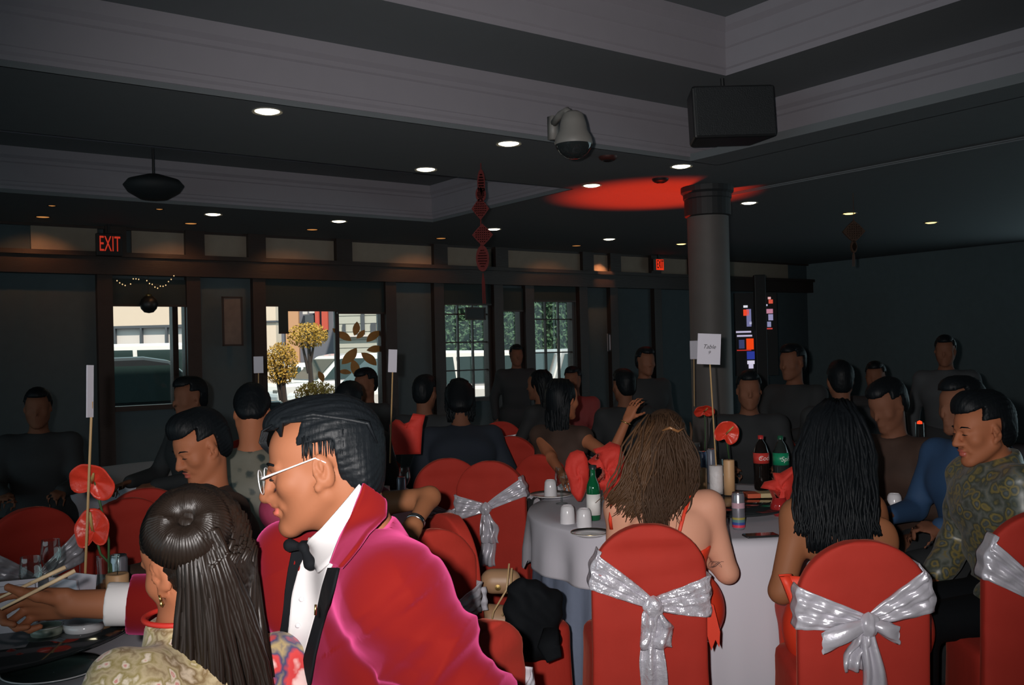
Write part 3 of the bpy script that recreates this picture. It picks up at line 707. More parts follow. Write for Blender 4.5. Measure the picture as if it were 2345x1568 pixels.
exit_sign(1511, 606, 20*d1/2200, 20*d1/2200, True, 'small glowing red exit sign left of the column')
# notice on the wall, hanging sign in the gridded window, notices
def wallcard(name, label, cat, x0, x1, y0, y1, m, off=.05):
    u0, zt = wallpt(x0, y0); u1, zb = wallpt(x1, y1); t = thing(name, label, cat, uv((u0+u1)/2, VW-off, (zt+zb)/2), RZ)
    w = u1-u0; h = zt-zb; q = MB(); q.box((0, 0, 0), (w, .02, h)); q.build('board', m, t, bevel=.004)
    q = MB(); [q.box((0, -.012, zz), (w, .012, .02)) for zz in (-h/2+.01, h/2-.01)]; [q.box((xx, -.012, 0), (.02, .012, h)) for xx in (-w/2+.01, w/2-.01)]; q.build('frame', M_wood, t); return t
wallcard('framed_picture', 'tall dim framed picture between the left window and the wide window', 'picture', 500, 549, 680, 792, mat('dim_print', (.16, .12, .10), .5, vary=.4), .11)
wallcard('hanging_board', 'small dark board hanging inside the top of a gridded window', 'sign', 1058, 1104, 704, 733, M_black, .08)
wallcard('notice', 'pale notice on the dark wall left of the column', 'notice', 1385, 1396, 764, 804, M_paper, .06)
t = thing('lantern', 'dark round lantern hanging in front of the window beside the exit sign', 'lantern', uv(wallpt(334, 700)[0], VW-.12, wallpt(334, 698)[1]))
q = MB(); q.lathe([(.001, -.10), (.05, -.09), (.085, -.05), (.10, 0), (.085, .05), (.05, .09), (.001, .10)], n=20); q.build('globe', M_black, t, True)
q = MB(); q.tube([(0, 0, .09), (0, 0, .5)], .004, 6); q.build('cord', M_black, t)
q = MB(); q.lathe([(.03, .085), (.035, .11), (.02, .12)], n=12); q.build('cap', M_gold, t)
# fairy lights over the left window
t = thing('fairy_lights', 'string of tiny warm fairy lights above the left window', 'string lights', uv(wallpt(335, 650)[0], VW-.20, wallpt(335, 650)[1]), 0)
pts = []; r2 = random.Random(5)
for k in range(22): x = 268+k*6.2; pts.append((x, 640+8*math.sin(k*.5)+r2.uniform(-3, 6)+(10 if 330 < x < 380 else 0)))
pw = [uv(wallpt(x, y, VW-.2)[0], VW-.2, wallpt(x, y, VW-.2)[1]) for x, y in pts]
q = MB(); q.tube(pw, .003, 5); reparent(q.build('wire', M_black), t)
me_b = None; M_fairy = emat('fairy_glow', (1, .65, .30), 1.2)
for k, p in enumerate(pw):
    if k in (4, 9, 10): continue
    q = MB(); q.lathe([(.001, -.008), (.008, 0), (.001, .008)], c=p, n=6); reparent(q.build('bulb', M_fairy), t)
# ceiling speaker, dome camera, vents
sp = P(1665, 266, 6.75); t = thing('ceiling_speaker', 'black boxy loudspeaker hung at the corner of the ceiling tray', 'speaker', sp, R(8))
w = 196*6.75/2200; h = 118*6.75/2200
q = MB(); q.add([(-w/2*a, yy, zz) for yy, a in ((-.15, 1), (.16, .8)) for a2, zz in ((0, 0),) for a, zz in ((-a, -h/2), (a, -h/2), (a, h/2), (-a, h/2))] if False else [(-w/2, -.15, -h/2), (w/2, -.15, -h/2), (w/2, -.15, h/2), (-w/2, -.15, h/2), (-w*.38, .17, -h/2), (w*.38, .17, -h/2), (w*.38, .17, h/2), (-w*.38, .17, h/2)], [(0, 1, 2, 3), (7, 6, 5, 4), (1, 0, 4, 5), (3, 2, 6, 7), (0, 3, 7, 4), (2, 1, 5, 6)])
cab = q.build('cabinet', M_black, t, bevel=.02)
q = MB(); q.box((0, -.158, 0), (w*.95, .016, h*.93)); q.build('grille', M_grille, t, bevel=.008)
q = MB(); q.tube([(0, .05, h/2), (0, .05, h/2+.2), (.0, .08, Z1+.42-sp.z)], .015, 8); q.build('bracket', M_black, t)
for a in cab.parent.children: a.rotation_euler = (0, R(-2), 0)
dc = P(1313, 302, 5.6); k = 5.6/2200; t = thing('dome_camera', 'grey dome security camera on a bracket under the tray edge', 'security camera', dc)
q = MB(); q.lathe([(.001, 48*k), (14*k, 47*k), (24*k, 40*k), (30*k, 20*k), (33*k, 2*k), (42*k, -14*k), (44*k, -26*k), (43*k, -30*k)], n=32); q.build('housing', M_camwhite, t, True)
q = MB(); q.lathe([(.001, -62*k), (16*k, -60*k), (31*k, -50*k), (40*k, -37*k), (42.5*k, -29*k)], n=32); q.build('dome', M_darkglass, t, True)
q = MB(); q.tube([(-6*k, .02, 40*k), (-12*k, .05, 54*k), (-26*k, .12, 52*k), (-40*k, .20, 40*k)], 9*k, 10); q.box((-42*k, .22, 30*k), (.05, .05, .14), RZ); q.build('bracket', M_camwhite, t, True)
for x, y, lab in ((1512, 409, 'dark round ceiling vent in the red light beside the column'), (1392, 358, 'dark red smoke detector on the ceiling right of the dome camera')):
    p = atz(x, y, Z1); t = thing('ceiling_vent' if x == 1512 else 'smoke_detector', lab, 'vent' if x == 1512 else 'detector', p-Vector((0, 0, .002)))
    q = MB(); q.lathe([(.001, -.03), (.05, -.03), (.07, -.015), (.075, 0)], n=20); q.build('cover', M_black if x == 1512 else mat('dim_red_plastic', (.06, .015, .012), .5), t, True)
    q = MB(); q.lathe([(.025, -.032), (.035, -.036), (.04, -.031)], n=20); q.build('ring', M_black, t)
# dark dome fixture in the left of the far recess
p = P(352, 425, 8.6); t = thing('ceiling_fixture', 'large dark round ceiling fixture in the far left recess', 'ceiling fixture', p)
q = MB(); q.lathe([(.001, -.13), (.12, -.12), (.22, -.06), (.26, .0), (.22, .05), (.06, .10), (.001, .10)], n=28); q.build('shade', mat('fixture_dark', (.014, .018, .02), .7), t, True)
q = MB(); q.tube([(0, 0, .09), (0, 0, Z1+.6-p.z)], .012, 8); q.build('stem', M_black, t)
# red knot hangings
def knot_hanging(label, px, py0, parts, d, tassel, m):
    p0 = P(px, py0, d); t = thing('hanging_ornament', label, 'ornament', p0, 0, 'hanging red ornaments'); kk = d/2200
    for (dx, y, w, h, kind) in parts:
        c = P(px+dx, y, d)-p0; q = MB()
        n = 4 if kind == 'd' else 7
        pts = [(w*kk*math.cos(2*pi*j/(4*n)), h*kk*math.sin(2*pi*j/(4*n))) for j in range(4*n)] if kind != 'd' else [(w*kk, 0), (w*.55*kk, h*.5*kk), (0, h*kk), (-w*.55*kk, h*.5*kk), (-w*kk, 0), (-w*.55*kk, -h*.5*kk), (0, -h*kk), (w*.55*kk, -h*.5*kk)]
        q.prism(pts, .03, Matrix(((1, 0, 0), (0, 0, 1), (0, 1, 0))), c-Vector((0, .015, 0)))
        for a in range(-3, 4): q.box(c+Vector((a*w*kk*.2, 0, 0)), (.008, .045, h*kk*(1.7-abs(a)*.35))); q.box(c+Vector((0, 0, a*h*kk*.2)), (w*kk*(1.7-abs(a)*.35), .045, .008))
        q.build('knot', m, t)
    q = MB(); q.tube([(0, 0, 0), (P(px, parts[-1][1], d)-p0)], .005, 6); q.tube([(0, 0, 0), (0, 0, Z1-p0.z)] if p0.z < Z1 else [(0, 0, 0), (0, 0, -.01)], .004, 6); q.build('cord', m, t)
    if tassel:
        a, b, y0, y1 = tassel; q = MB(); A = P(px+a, y0, d)-p0; B = P(px+b, y1, d)-p0
        for j in range(9): o = Vector((.012*math.cos(j*.7), .012*math.sin(j*.7), 0)); q.tube([A, A.lerp(B, .3)+o*.8, B+o], [.004, .004, .002], 5)
        q.build('tassel', m, t)
knot_hanging('tall red knotted hanging ornament with a tassel in front of the window wall', 1101, 372, [(1, 420, 9, 32, 'o'), (0, 445, 12, 18, 'o'), (-1, 478, 20, 26, 'd'), (4, 538, 24, 26, 'd'), (4, 592, 15, 30, 'o')], 7.6, (5, 8, 625, 695), mat('knot_red', (.12, .012, .011), .85))
knot_hanging('small diamond shaped ornament hanging in the dark right side', 1955, 500, [(0, 530, 26, 26, 'd'), (0, 565, 7, 14, 'o')], 9.6, (0, 0, 575, 610), mat('knot_gold', (.07, .035, .02), .7))
# lit display far behind the column
d = 14.2; p = P(1733, 765, d); t = thing('display_screen', 'tall lit screen with red white and blue graphics behind the column', 'screen', p, 0); k = d/2200
q = MB(); q.box((0, .05, 0), (96*k, .08, 190*k)); q.box((0, .05, -110*k-(p.z-110*k-.0)/2), (.2, .1, max(.05, p.z-105*k))); q.build('cabinet', M_black, t)
GR = [((-24, 64, 9, 5), (.9, .9, 1)), ((-23, 50, 12, 14), (1, .08, .03)), ((-17, 38, 10, 40), (.22, .22, .42)), ((-14, 26, 5, 6), (.8, .8, 1)), ((-30, 6, 34, 4), (.6, .55, .75)), ((-28, -3, 34, 4), (.6, .55, .75)), ((-16, -22, 16, 25), (1, .07, .01)), ((-35, -22, 12, 20), (.05, .06, .16)), ((-30, -36, 32, 2), (.7, .04, .03)), ((-15, -48, 17, 18), (.03, .05, .35)), ((-15, -64, 16, 8), (.8, .75, .9)), ((-15, -73, 10, 10), (.7, .65, .85)), ((31, 82, 6, 5), (.9, .5, .5)), ((34, 74, 9, 9), (.75, .1, .06)), ((30, 52, 16, 10), (.6, .25, .35)), ((33, 38, 10, 14), (.35, .33, .55)), ((29, 22, 8, 12), (.3, .3, .5)), ((30, 12, 12, 3), (.6, .06, .05)), ((24, 66, 4, 4), (.7, .7, .9))]
for (x, y, w, h), c in GR:
    q = MB(); q.box((x*k, .0, y*k), (w*k, .02, h*k)); q.build('graphic', emat('screen_glow', c, .8), t)
p2 = P(1742, 765, d-.6); t = thing('post', 'dark post standing in front of the lit screen', 'post', Vector((p2.x, p2.y, 0)))
q = MB(); q.box((0, 0, 1.3), (.16, .1, 2.6)); q.build('shaft', M_black, t, bevel=.01); q = MB(); q.box((0, 0, .02), (.4, .4, .04)); q.build('base', M_black, t)

# ------------------------------------------------------------------ outside the windows
M_asph = mat('asphalt', (.10, .10, .10), .9, vary=.2)
q = MB(); uvbox(q, -60, 70, VW+.12, 90, -.12, -.02); struct(q.build('ground', M_asph))
M_carw = mat('car_white', (.75, .74, .76), .25, coat=.6); M_cars = mat('car_silver', (.42, .42, .44), .25, metal=.3, coat=.6); M_card = mat('car_dark', (.02, .022, .026), .2, coat=.8); M_carr = mat('car_rose', (.40, .22, .22), .25, coat=.6)
M_carg = mat('car_glass', (.02, .035, .035), .08, spec=.8); M_tyre = mat('tyre', (.02, .02, .02), .8); M_lampr = mat('tail_lamp', (.5, .02, .02), .2)
def car(label, x, y, rz, m, kind='suv', z=-.02):
    t = thing('car', label, 'car', (x, y, z), rz, 'cars parked outside the windows'); H = {'suv': 1.68, 'sedan': 1.46, 'van': 1.95}[kind]
    W = .90; mt = Matrix(((1, 0, 0), (0, 0, 1), (0, 1, 0)))
    body = [(-2.25, .35), (-2.28, .75), (-2.15, .98), (-.9 if kind != 'van' else -1.6, 1.02), (2.0, 1.0), (2.22, .85), (2.26, .35)]
    q = MB(); q.prism(body[::-1], 2*W, mt, (0, -W, 0)); q.build('body', m, t, bevel=.07)
    cab = {'suv': [(-1.25, 1.0), (-.55, H-.06), (-.2, H), (1.75, H-.03), (2.12, 1.0)], 'sedan': [(-1.1, 1.0), (-.35, H-.04), (0, H), (.9, H-.04), (1.75, 1.0)], 'van': [(-1.75, 1.0), (-1.15, H-.06), (-.8, H), (2.05, H-.02), (2.2, 1.0)]}[kind]
    n = len(cab); cx = sum(a for a, _ in cab)/n; q = MB(); vs = []
    for sy in (-1, 1): vs += [(a, sy*(W-.03-.16*max(0, (b-1)/(H-1))), b) for a, b in cab]
    q.add(vs, [tuple(range(n)), tuple(range(2*n-1, n-1, -1))]+[(i, n+i, n+(i+1) % n, (i+1) % n) for i in range(n)]); q.build('cabin', m, t, bevel=.05)
    for sy in (-1, 1):
        g = MB(); lo = 1.06; hi = H-.13
        def side(a, b): return (a, sy*(W-.012-.16*(b-1)/(H-1)), b)
        f0, f1 = cab[0][0], cab[1][0]; r0, r1 = cab[-1][0], cab[-2][0]; fx = lambda z, a, b: a+(b-a)*(z-1)/(H-1)
        xs = [fx(lo, f0, f1)+.10, (f0+r0)/2-.04]; xs2 = [(f0+r0)/2+.04, fx(lo, r0, r1)-.14]
        g.add([side(xs[0], lo), side(xs[1], lo), side(xs[1], hi), side(fx(hi, f0, f1)+.10, hi)], [(0, 1, 2, 3)]); g.add([side(xs2[0], lo), side(xs2[1], lo), side(fx(hi, r0, r1)-.14, hi), side(xs2[0], hi)], [(0, 1, 2, 3)])
        g.build('side_window', M_carg, t, solid=.01)
    for a, b, nme in ((cab[0], cab[1], 'windscreen'), (cab[-1], cab[-2], 'rear_window')):
        s_ = -1 if nme == 'windscreen' else 1; g = MB(); p0 = Vector((a[0]+(b[0]-a[0])*.1+s_*.03, 0, a[1]+(b[1]-a[1])*.1)); p1 = Vector((a[0]+(b[0]-a[0])*.88+s_*.03, 0, a[1]+(b[1]-a[1])*.88))
        g.add([p0+Vector((0, -.72, 0)), p0+Vector((0, .72, 0)), p1+Vector((0, .62, 0)), p1+Vector((0, -.62, 0))], [(0, 1, 2, 3)]); g.build(nme, M_carg, t, solid=.015)
    for wx in (-1.4, 1.4):
        for sy in (-1, 1):
            q = MB(); q.lathe([(.001, -.1), (.2, -.1), (.31, -.11), (.335, -.08), (.335, .08), (.31, .11), (.001, .11)], c=(wx, sy*.82, .335), n=20, M=Matrix.Rotation(pi/2, 3, 'X')); q.build('wheel', M_tyre, t, True)
    for sy in (-1, 1):
        q = MB(); q.box((-2.2, sy*.68, .78), (.12, .3, .14)); q.build('headlamp', M_camwhite, t, bevel=.02); q = MB(); q.box((2.2, sy*.74, .85), (.1, .16, .24)); q.build('tail_lamp', M_lampr, t, bevel=.02)
    return t
CARS = [('dark car with a pale roof outside the left window', -2.6, 9.0, 180, M_card, 'suv'), ('white van behind the dark car outside the left window', -1.0, 14.0, 180, M_carw, 'van'),
        ('white estate car nearest behind the wide window', 3.1, 10.4, 0, M_carw, 'suv'), ('silver car further back behind the right pane of the wide window', 5.0, 17.0, 0, M_carw, 'suv'), ('white saloon in the furthest row behind the yellow tree', 5.3, 20.6, 180, M_carw, 'sedan'),
        ('white saloon behind the gridded window with the hanging board', 6.7, 13.7, 180, M_carw, 'sedan'), ('rose coloured car in the far row behind the gridded window', 10.3, 17.0, 180, M_carr, 'suv'), ('silver car behind the gridded window nearest the column', 8.0, 10.6, 180, M_cars, 'suv')]
for lab, u, v, a, m, k in CARS:
    p = uv(u, v); car(lab, p.x, p.y, RZ+R(a), m, k)
M_cream = mat('cream_render', (.74, .60, .50), .8, vary=.03); M_whitew = mat('pale_panel', (.72, .66, .66), .8, vary=.03); M_grayr = mat('grey_strip', (.08, .09, .11), .7)
def wallbox(q, px0, px1, d, z0, z1, depth=3, rz=RZ*.6):
    p0 = P(px0, 800, d); p1 = P(px1, 800, d*1.0); e = (p1-p0); e.z = 0; nrm = Vector((-e.y, e.x, 0)).normalized()*depth
    vs = [Vector((p0.x, p0.y, z)) + o for z in (z0, z1) for o in (Vector((0, 0, 0)), e, e+nrm, nrm)]
    return q.add(vs, [(3, 2, 1, 0), (4, 5, 6, 7), (0, 1, 5, 4), (1, 2, 6, 5), (2, 3, 7, 6), (3, 0, 4, 7)])
def zat(py, d, px=300): return P(px, py, d).z
d = 30.; t = thing('building', 'cream commercial building with pale panels outside the left window', 'building', P(330, 800, d)*1.0 if False else Vector((P(330, 800, d).x, d, 0)))
q = MB(); wallbox(q, 60, 480, d, 0, zat(748, d)); reparent(q.build('lower_wall', M_whitew), t)
q = MB(); wallbox(q, 60, 480, d-.05, zat(752, d), 6.5, 3.6); reparent(q.build('upper_wall', M_cream), t)
q = MB(); wallbox(q, 60, 480, d-.14, zat(752, d), zat(746, d), .3); reparent(q.build('cornice', M_grayr), t)
for x in (262, 323, 381, 440, 200): q = MB(); wallbox(q, x-2, x+2, d-.15, 0, zat(752, d), .2); reparent(q.build('mullion', M_grayr), t)
d = 36.; t = thing('house', 'pale siding house with dark windows outside the wide window', 'house', Vector((P(850, 800, d).x, d, 0)))
M_siding = mat('pale_siding', (.50, .50, .46), .8)
q = MB(); wallbox(q, 772, 960, d, 0, 5.5, 5); reparent(q.build('wall', M_siding), t)
for k in range(16):
    q = MB(); wallbox(q, 772, 960, d-.04, .4+k*.3, .4+k*.3+.27, .05); reparent(q.build('siding_board', M_siding), t)
for x0, x1, y0, y1 in ((785, 792, 742, 765), (812, 820, 742, 768), (850, 862, 740, 768), (828, 836, 716, 770)):
    q = MB(); wallbox(q, x0, x1, d-.12, zat(y1, d, 820), zat(y0, d, 820), .12); reparent(q.build('window', M_grayr), t)
q = MB(); wallbox(q, 772, 960, d-.2, zat(771, d, 820), zat(767, d, 820), .2); reparent(q.build('ledge', M_whitew), t)
d = 40.; t = thing('shop_block', 'orange and red shop front behind the yellow tree', 'building', Vector((P(690, 800, d).x, d, 0)))
q = MB(); wallbox(q, 600, 770, d, 0, 6, 5); reparent(q.build('wall', mat('dim_blue_wall', (.16, .17, .22), .8)), t)
q = MB(); wallbox(q, 655, 685, d-.2, 0, 6, .3); reparent(q.build('orange_bay', mat('orange_render', (.62, .34, .20), .8)), t)
for x0, x1 in ((723, 732), (738, 752)):
    q = MB(); wallbox(q, x0, x1, d-.3, zat(756, d, 740), 6, .2); reparent(q.build('red_banner', mat('banner_red', (.62, .10, .07), .7)), t)
for x0, x1, y0, y1 in ((695, 705, 714, 720), (710, 722, 712, 718), (700, 720, 722, 745)):
    q = MB(); wallbox(q, x0, x1, d-.3, zat(y1, d, 700), zat(y0, d, 700), .2); reparent(q.build('sign_panel', M_whitew if y1 < 725 else M_grayr), t)
d = 26.; t = thing('pillar', 'pale square pillar outside the left end of the wide window', 'pillar', Vector((P(620, 800, d).x, d, 0)))
q = MB(); wallbox(q, 604, 633, d, 0, 5, .6); reparent(q.build('shaft', M_cream), t); q = MB(); wallbox(q, 603, 634, d-.05, zat(738, d, 620), zat(734, d, 620), .7); reparent(q.build('band', M_grayr), t)
def foliage(name, n, fn, size, m, parent, seed=1):
    r = random.Random(seed); vs = []; fs = []
    for i in range(n):
        c = Vector(fn(r)); a = Vector((r.gauss(0, 1), r.gauss(0, 1), r.gauss(0, 1))).normalized(); b = a.orthogonal().normalized(); s = size*r.uniform(.6, 1.3); k = len(vs)
        vs += [c-a*s, c+b*s*.5, c+a*s, c-b*s*.5]; fs.append((k, k+1, k+2, k+3))
    me = bpy.data.meshes.new(name); me.from_pydata(vs, [], fs); o = link(name, me, m); o['kind'] = 'stuff'; reparent(o, parent); return o
M_yel = mat('yellow_leaf', (.42, .25, .035), .7, vary=.35); M_leaf = mat('green_leaf', (.05, .11, .055), .7, vary=.4)
def ball(c, r3):
    def f(r):
        while True:
            v = Vector((r.uniform(-1, 1), r.uniform(-1, 1), r.uniform(-1, 1)))
            if .35 < v.length < 1: return Vector(c)+Vector((v.x*r3[0], v.y*r3[1], v.z*r3[2]))
    return f
def tree(label, px, py, d, wpx, hpx, m, seed, n=1500):
    c = P(px, py, d); k = d/2200; t = thing('yellow_tree' if m is M_yel else 'tree', label, 'tree', Vector((c.x, c.y, -.02)))
    q = MB(); q.tube([(c.x, c.y, 0), (c.x+.05, c.y, c.z*.5), (c.x, c.y, c.z+hpx*k*.3)], [.09, .06, .03], 8); q.tube([(c.x, c.y, c.z*.6), (c.x+wpx*k*.4, c.y, c.z+hpx*k*.3)], [.04, .02], 6); q.tube([(c.x, c.y, c.z*.6), (c.x-wpx*k*.4, c.y, c.z+hpx*k*.3)], [.04, .02], 6); reparent(q.build('trunk', M_wood), t)
    foliage('crown', n, ball(c, (wpx*k, wpx*k*.6, hpx*k)), 3.2*k, m, t, seed)
tree('yellow leaved tree in front of the orange shop, outside the wide window', 705, 768, 21, 48, 30, M_yel, 3)
tree('yellow bush low at the left end of the wide window', 643, 832, 15.7, 42, 50, M_yel, 4, 2200)
tree('yellow bush close under the sill of the wide window', 722, 900, 13.9, 50, 28, M_yel, 5, 1500)
t = thing('hedge', 'tall dark green hedge behind the cars outside the gridded windows', 'hedge', Vector((P(1160, 800, 34).x, 34, -.02)))
a = P(985, 800, 33); b = P(1400, 800, 35)
q = MB(); q.box(((a+b)/2).to_tuple()[:2]+(2.6,), ((b-a).length, 1.0, 5.2)); reparent(q.build('branches', mat('hedge_dark', (.02, .04, .025), .9)), t)
foliage('leaves', 9000, lambda r: (r.uniform(a.x, b.x), r.uniform(32.2, 34), r.uniform(.2, 5.4)), .09, M_leaf, t, 8)
# gold leaf decoration on the wide window
t = thing('window_decoration', 'ring of gold leaf cut-outs stuck on the right pane of the wide window', 'decoration', uv(wallpt(835, 800)[0], VW-.02, wallpt(835, 800)[1]), 0)
LV = [(787, 770, 35, 17), (815, 752, 100, 15), (856, 770, -40, 18), (800, 815, 130, 22), (845, 822, 45, 20), (860, 800, -5, 17), (812, 843, 80, 19), (790, 852, 10, 12), (826, 765, 130, 12), (770, 760, 50, 10), (900, 790, -20, 18), (735, 862, 70, 12), (640, 775, 20, 0)]
M_goldleaf = mat('gold_paper', (.40, .20, .05), .6, vary=.4)
for x, y, ang, L in LV:
    if not L: continue
    pts = []
    for j in range(10):
        f = j/9; w = .26*math.sin(pi*f)**.8; pts.append((f-.5, w))
    pts += [(f-.5, -.26*math.sin(pi*f)**.8*.7) for f in [i/9 for i in range(8, 0, -1)]]
    u0, z0 = wallpt(x, y, VW+.03); ca, sa = math.cos(R(-ang)), math.sin(R(-ang)); s_ = L*2*.0062
    q = MB(); vs = []
    for dv in (0, .006): vs += [uv(u0+(px_*ca-py_*sa)*s_*1.25, VW+.03+dv, z0+(px_*sa+py_*ca)*s_) for px_, py_ in pts]
    n = len(pts); q.add(vs, [tuple(range(n)), tuple(range(2*n-1, n-1, -1))]+[(i, (i+1) % n, n+(i+1) % n, n+i) for i in range(n)]); reparent(q.build('leaf', M_goldleaf), t)
# ------------------------------------------------------------------ banquet chairs with tied sashes
def banquet_chair(label, x, y, yaw, zl=(.84, .66), zr=(.74, .58), zk=.615, kx=0., tails=((.0, .36, .055),), seed=1, front=True, sash=True, wrinkle=.004, bow=None, sm=None, top=.95, w=.43, group='red covered banquet chairs'):
    """local: the sitter faces +y, the back's rear side is at y=-.27; sash heights at the rear view's left and right edges"""
    sm = sm or M_satin; t = thing('banquet_chair', label, 'chair', (x, y, 0), R(yaw), group); a0 = w/2; r = random.Random(seed); ph = [r.uniform(0, 6) for _ in range(6)]
    zs = top-.20
    def half(z): return a0 if z < zs else a0*math.sqrt(max(0, 1-((z-zs)/(top-zs))**2))
    def rear(z): return -.235-.035*(z-.45)/.5                 # rear surface leans back a little
    def wr(xx, z): return wrinkle*(math.sin(z*34+xx*9+ph[0])+.7*math.sin(z*61-xx*6+ph[1]))*(1 if .60 < z < top-.03 else .5)
    q = MB(); n = 44; lv = [.02, .1, .2, .3, .4, .48, .55, .6, .64, .68, .72, .75]+[zs+(top-zs)*math.sin(pi/2*k/12) for k in range(1, 13)]
    def pt(i, j):
        z = lv[j]; th = 2*pi*i/n; ce, se = math.cos(th), math.sin(th); e = .32
        xx = math.copysign(abs(ce)**e, ce); yy = math.copysign(abs(se)**e, se); hz = half(z); th_ = .032*min(1, hz/.05)
        flare = 1+.04*max(0, .45-z)/.45
        yc = rear(z)+.032
        X = xx*hz*flare; Y = yc+yy*th_-(max(0, .45-z)*.05 if yy < 0 else 0)
        if z < .45: X += .006*math.sin(th*5+ph[2])*(.45-z)/.45; Y += .007*math.sin(xx*9+ph[3])*(.45-z)/.45
        if yy < -.5: Y -= wr(X, z)
        return Vector((X, Y, z))
    vs = [pt(i, j) for j in range(len(lv)) for i in range(n)]; fs = [(j*n+i, j*n+(i+1) % n, (j+1)*n+(i+1) % n, (j+1)*n+i) for j in range(len(lv)-1) for i in range(n)]
    q.add(vs, fs); q.f.append(tuple((len(lv)-1)*n+i for i in range(n))); q.mi.append(0); q.build('back_cover', M_red, t, True)
    q = MB(); n2 = 56; lv2 = [(.02, 1.07), (.12, 1.05), (.25, 1.02), (.38, 1.0), (.44, 1.0), (.465, .985), (.478, .94), (.482, .80), (.482, .4), (.482, .02)]; vs = []
    for z, s_ in lv2:
        for i in range(n2):
            th = 2*pi*i/n2; ce, se = math.cos(th), math.sin(th); e = .35; xx = math.copysign(abs(ce)**e, ce); yy = math.copysign(abs(se)**e, se)
            rp = 1+.018*math.sin(13*th+ph[4])*max(0, (.40-z)/.4)+.010*math.sin(7*th+ph[5])*max(0, (.42-z)/.4)
            vs.append(Vector((xx*.215*s_*rp, .01+yy*(.225 if yy > 0 else .19)*s_*rp, z)))
    q.add(vs, [(j*n2+i, j*n2+(i+1) % n2, (j+1)*n2+(i+1) % n2, (j+1)*n2+i) for j in range(len(lv2)-1) for i in range(n2)]); q.build('seat_cover', M_red, t, True)
    if not sash: return t
    off = .011
    def band(side, z0, z1, sd):
        rr = random.Random(sd); p1, p2, p3 = (rr.uniform(0, 6) for _ in range(3)); kz = .022
        def f(uu, vv):
            s_ = uu*1.22; zt, zb = z0, z1
            if s_ <= 1:                                        # 0 knot ... 1 edge, then round the side to the front
                X = kx+(side*a0-kx)*s_; e = s_**.9; top_ = zk+kz+(zt-zk-kz)*e; bot = zk-kz+(zb-zk+kz)*e
                z = bot+(top_-bot)*vv; ed = math.sin(pi*min(1, max(0, vv)))
                rip = .010*math.sin(vv*17+p1+3*s_)*(1-.35*s_)+.006*math.sin(vv*31+p2-5*s_)+.0045*math.sin(s_*23+vv*9+p3)
                lim = min(1, (half(min(z, top-.001))-.002)/max(abs(X), 1e-4)) if abs(X) > 0 else 1
                X = X*lim; Y = rear(z)-off-.010*math.sin(pi*s_)-rip*(.4+.6*ed)
                if s_ > .93: Y += (s_-.93)*.12
            else:
                g = (s_-1)/.22; z = zb+(zt-zb)*vv; hz = half(min(z, top-.001)); X = side*(hz+.008+.004*math.sin(vv*14+p1)); Y = rear(z)-.006+g*.075
            return Vector((X, Y, z))
        return f
    q = MB(); q.grid(band(-1, zl[0], zl[1], seed*7+1), 40, 18); b1 = q.build('sash_band', sm, t, True, solid=.004)
    q = MB(); q.grid(band(1, zr[0], zr[1], seed*7+2), 40, 18); q.build('sash_band', sm, t, True, solid=.004)
    # knot
    ky = rear(zk)-.035; q = MB()
    def kn(uu, vv):
        th = uu*2*pi; f = math.sin(pi*vv)**.6; rr = 1+.16*math.sin(3*th+vv*6+ph[0])+.1*math.sin(7*th-vv*4)
        return Vector((kx+.034*f*rr*math.cos(th), ky+.026*f*rr*math.sin(th), zk-.045+.085*vv))
    q.grid(kn, 26, 12, True); q.build('sash_knot', sm, t, True)
    for k, (dx, L, wd) in enumerate(tails):
        q = MB(); p1 = ph[k]
        def tl(uu, vv, dx=dx, L=L, wd=wd, p1=p1):
            s_ = vv; c = uu-.5; wdt = wd*(.42+.58*min(1, s_*2.2)); z = zk-.01-L*s_
            return Vector((kx+dx*min(1, s_*1.6)+c*2*wdt*(1-.25*math.sin(uu*9+p1)**2*.6)+.006*math.sin(s_*9+p1), rear(max(z, .2))-.030-.014*math.sin(uu*11+s_*4+p1)-.008*math.sin(s_*13+p1)-.004*k, z))
        q.grid(tl, 18, 26); q.build('sash_tail', sm, t, True, solid=.004)
    for (sx, L, dz, wd) in (bow or ()):
        q = MB()
        def bl(uu, vv, sx=sx, L=L, dz=dz, wd=wd):
            th = uu*2*pi; s_ = vv; wv = wd*(.3+.7*math.sin(pi*min(1, s_*.55+.05)))
            return Vector((kx+sx*(.01+L*s_)+.004*math.sin(th*3), ky-.004-.024*math.sin(th)*math.sin(pi*(.1+.85*s_)), zk+dz*s_+wv*math.cos(th)*(1+.12*math.sin(5*th+s_*5))))
        q.grid(bl, 22, 14, True); q.build('sash_loop', sm, t, True)
    return t
def cpos(px, d): r = ray(px, 900); return r.x*d, d
def chair_at(label, px, d, yaw, **k):
    """d = distance of the back's top"""
    x, y = cpos(px, d); c, s_ = math.cos(R(yaw)), math.sin(R(yaw)); oy = .265          # back centre sits .265 behind the chair's origin
    return banquet_chair(label, x-(-oy)*(-s_), y+oy*c, yaw, **k)
chair_at('red covered chair with crumpled shiny white sash, behind the brown-haired woman', 1479, 3.55, 2, zl=(.862, .715), zr=(.755, .60), zk=.655, kx=.005, tails=((-.005, .45, .055), (.012, .15, .060)), seed=3, wrinkle=.007, sm=M_satinc)
chair_at('red covered chair with smooth white sash and bow, behind the long black-haired woman', 1970, 3.16, -3, zl=(.802, .66), zr=(.875, .715), zk=.685, kx=.0, tails=((-.045, .15, .035), (.025, .50, .050)), seed=5, wrinkle=.0012, bow=((1, .085, -.035, .03), (-1, .14, -.06, .035)))
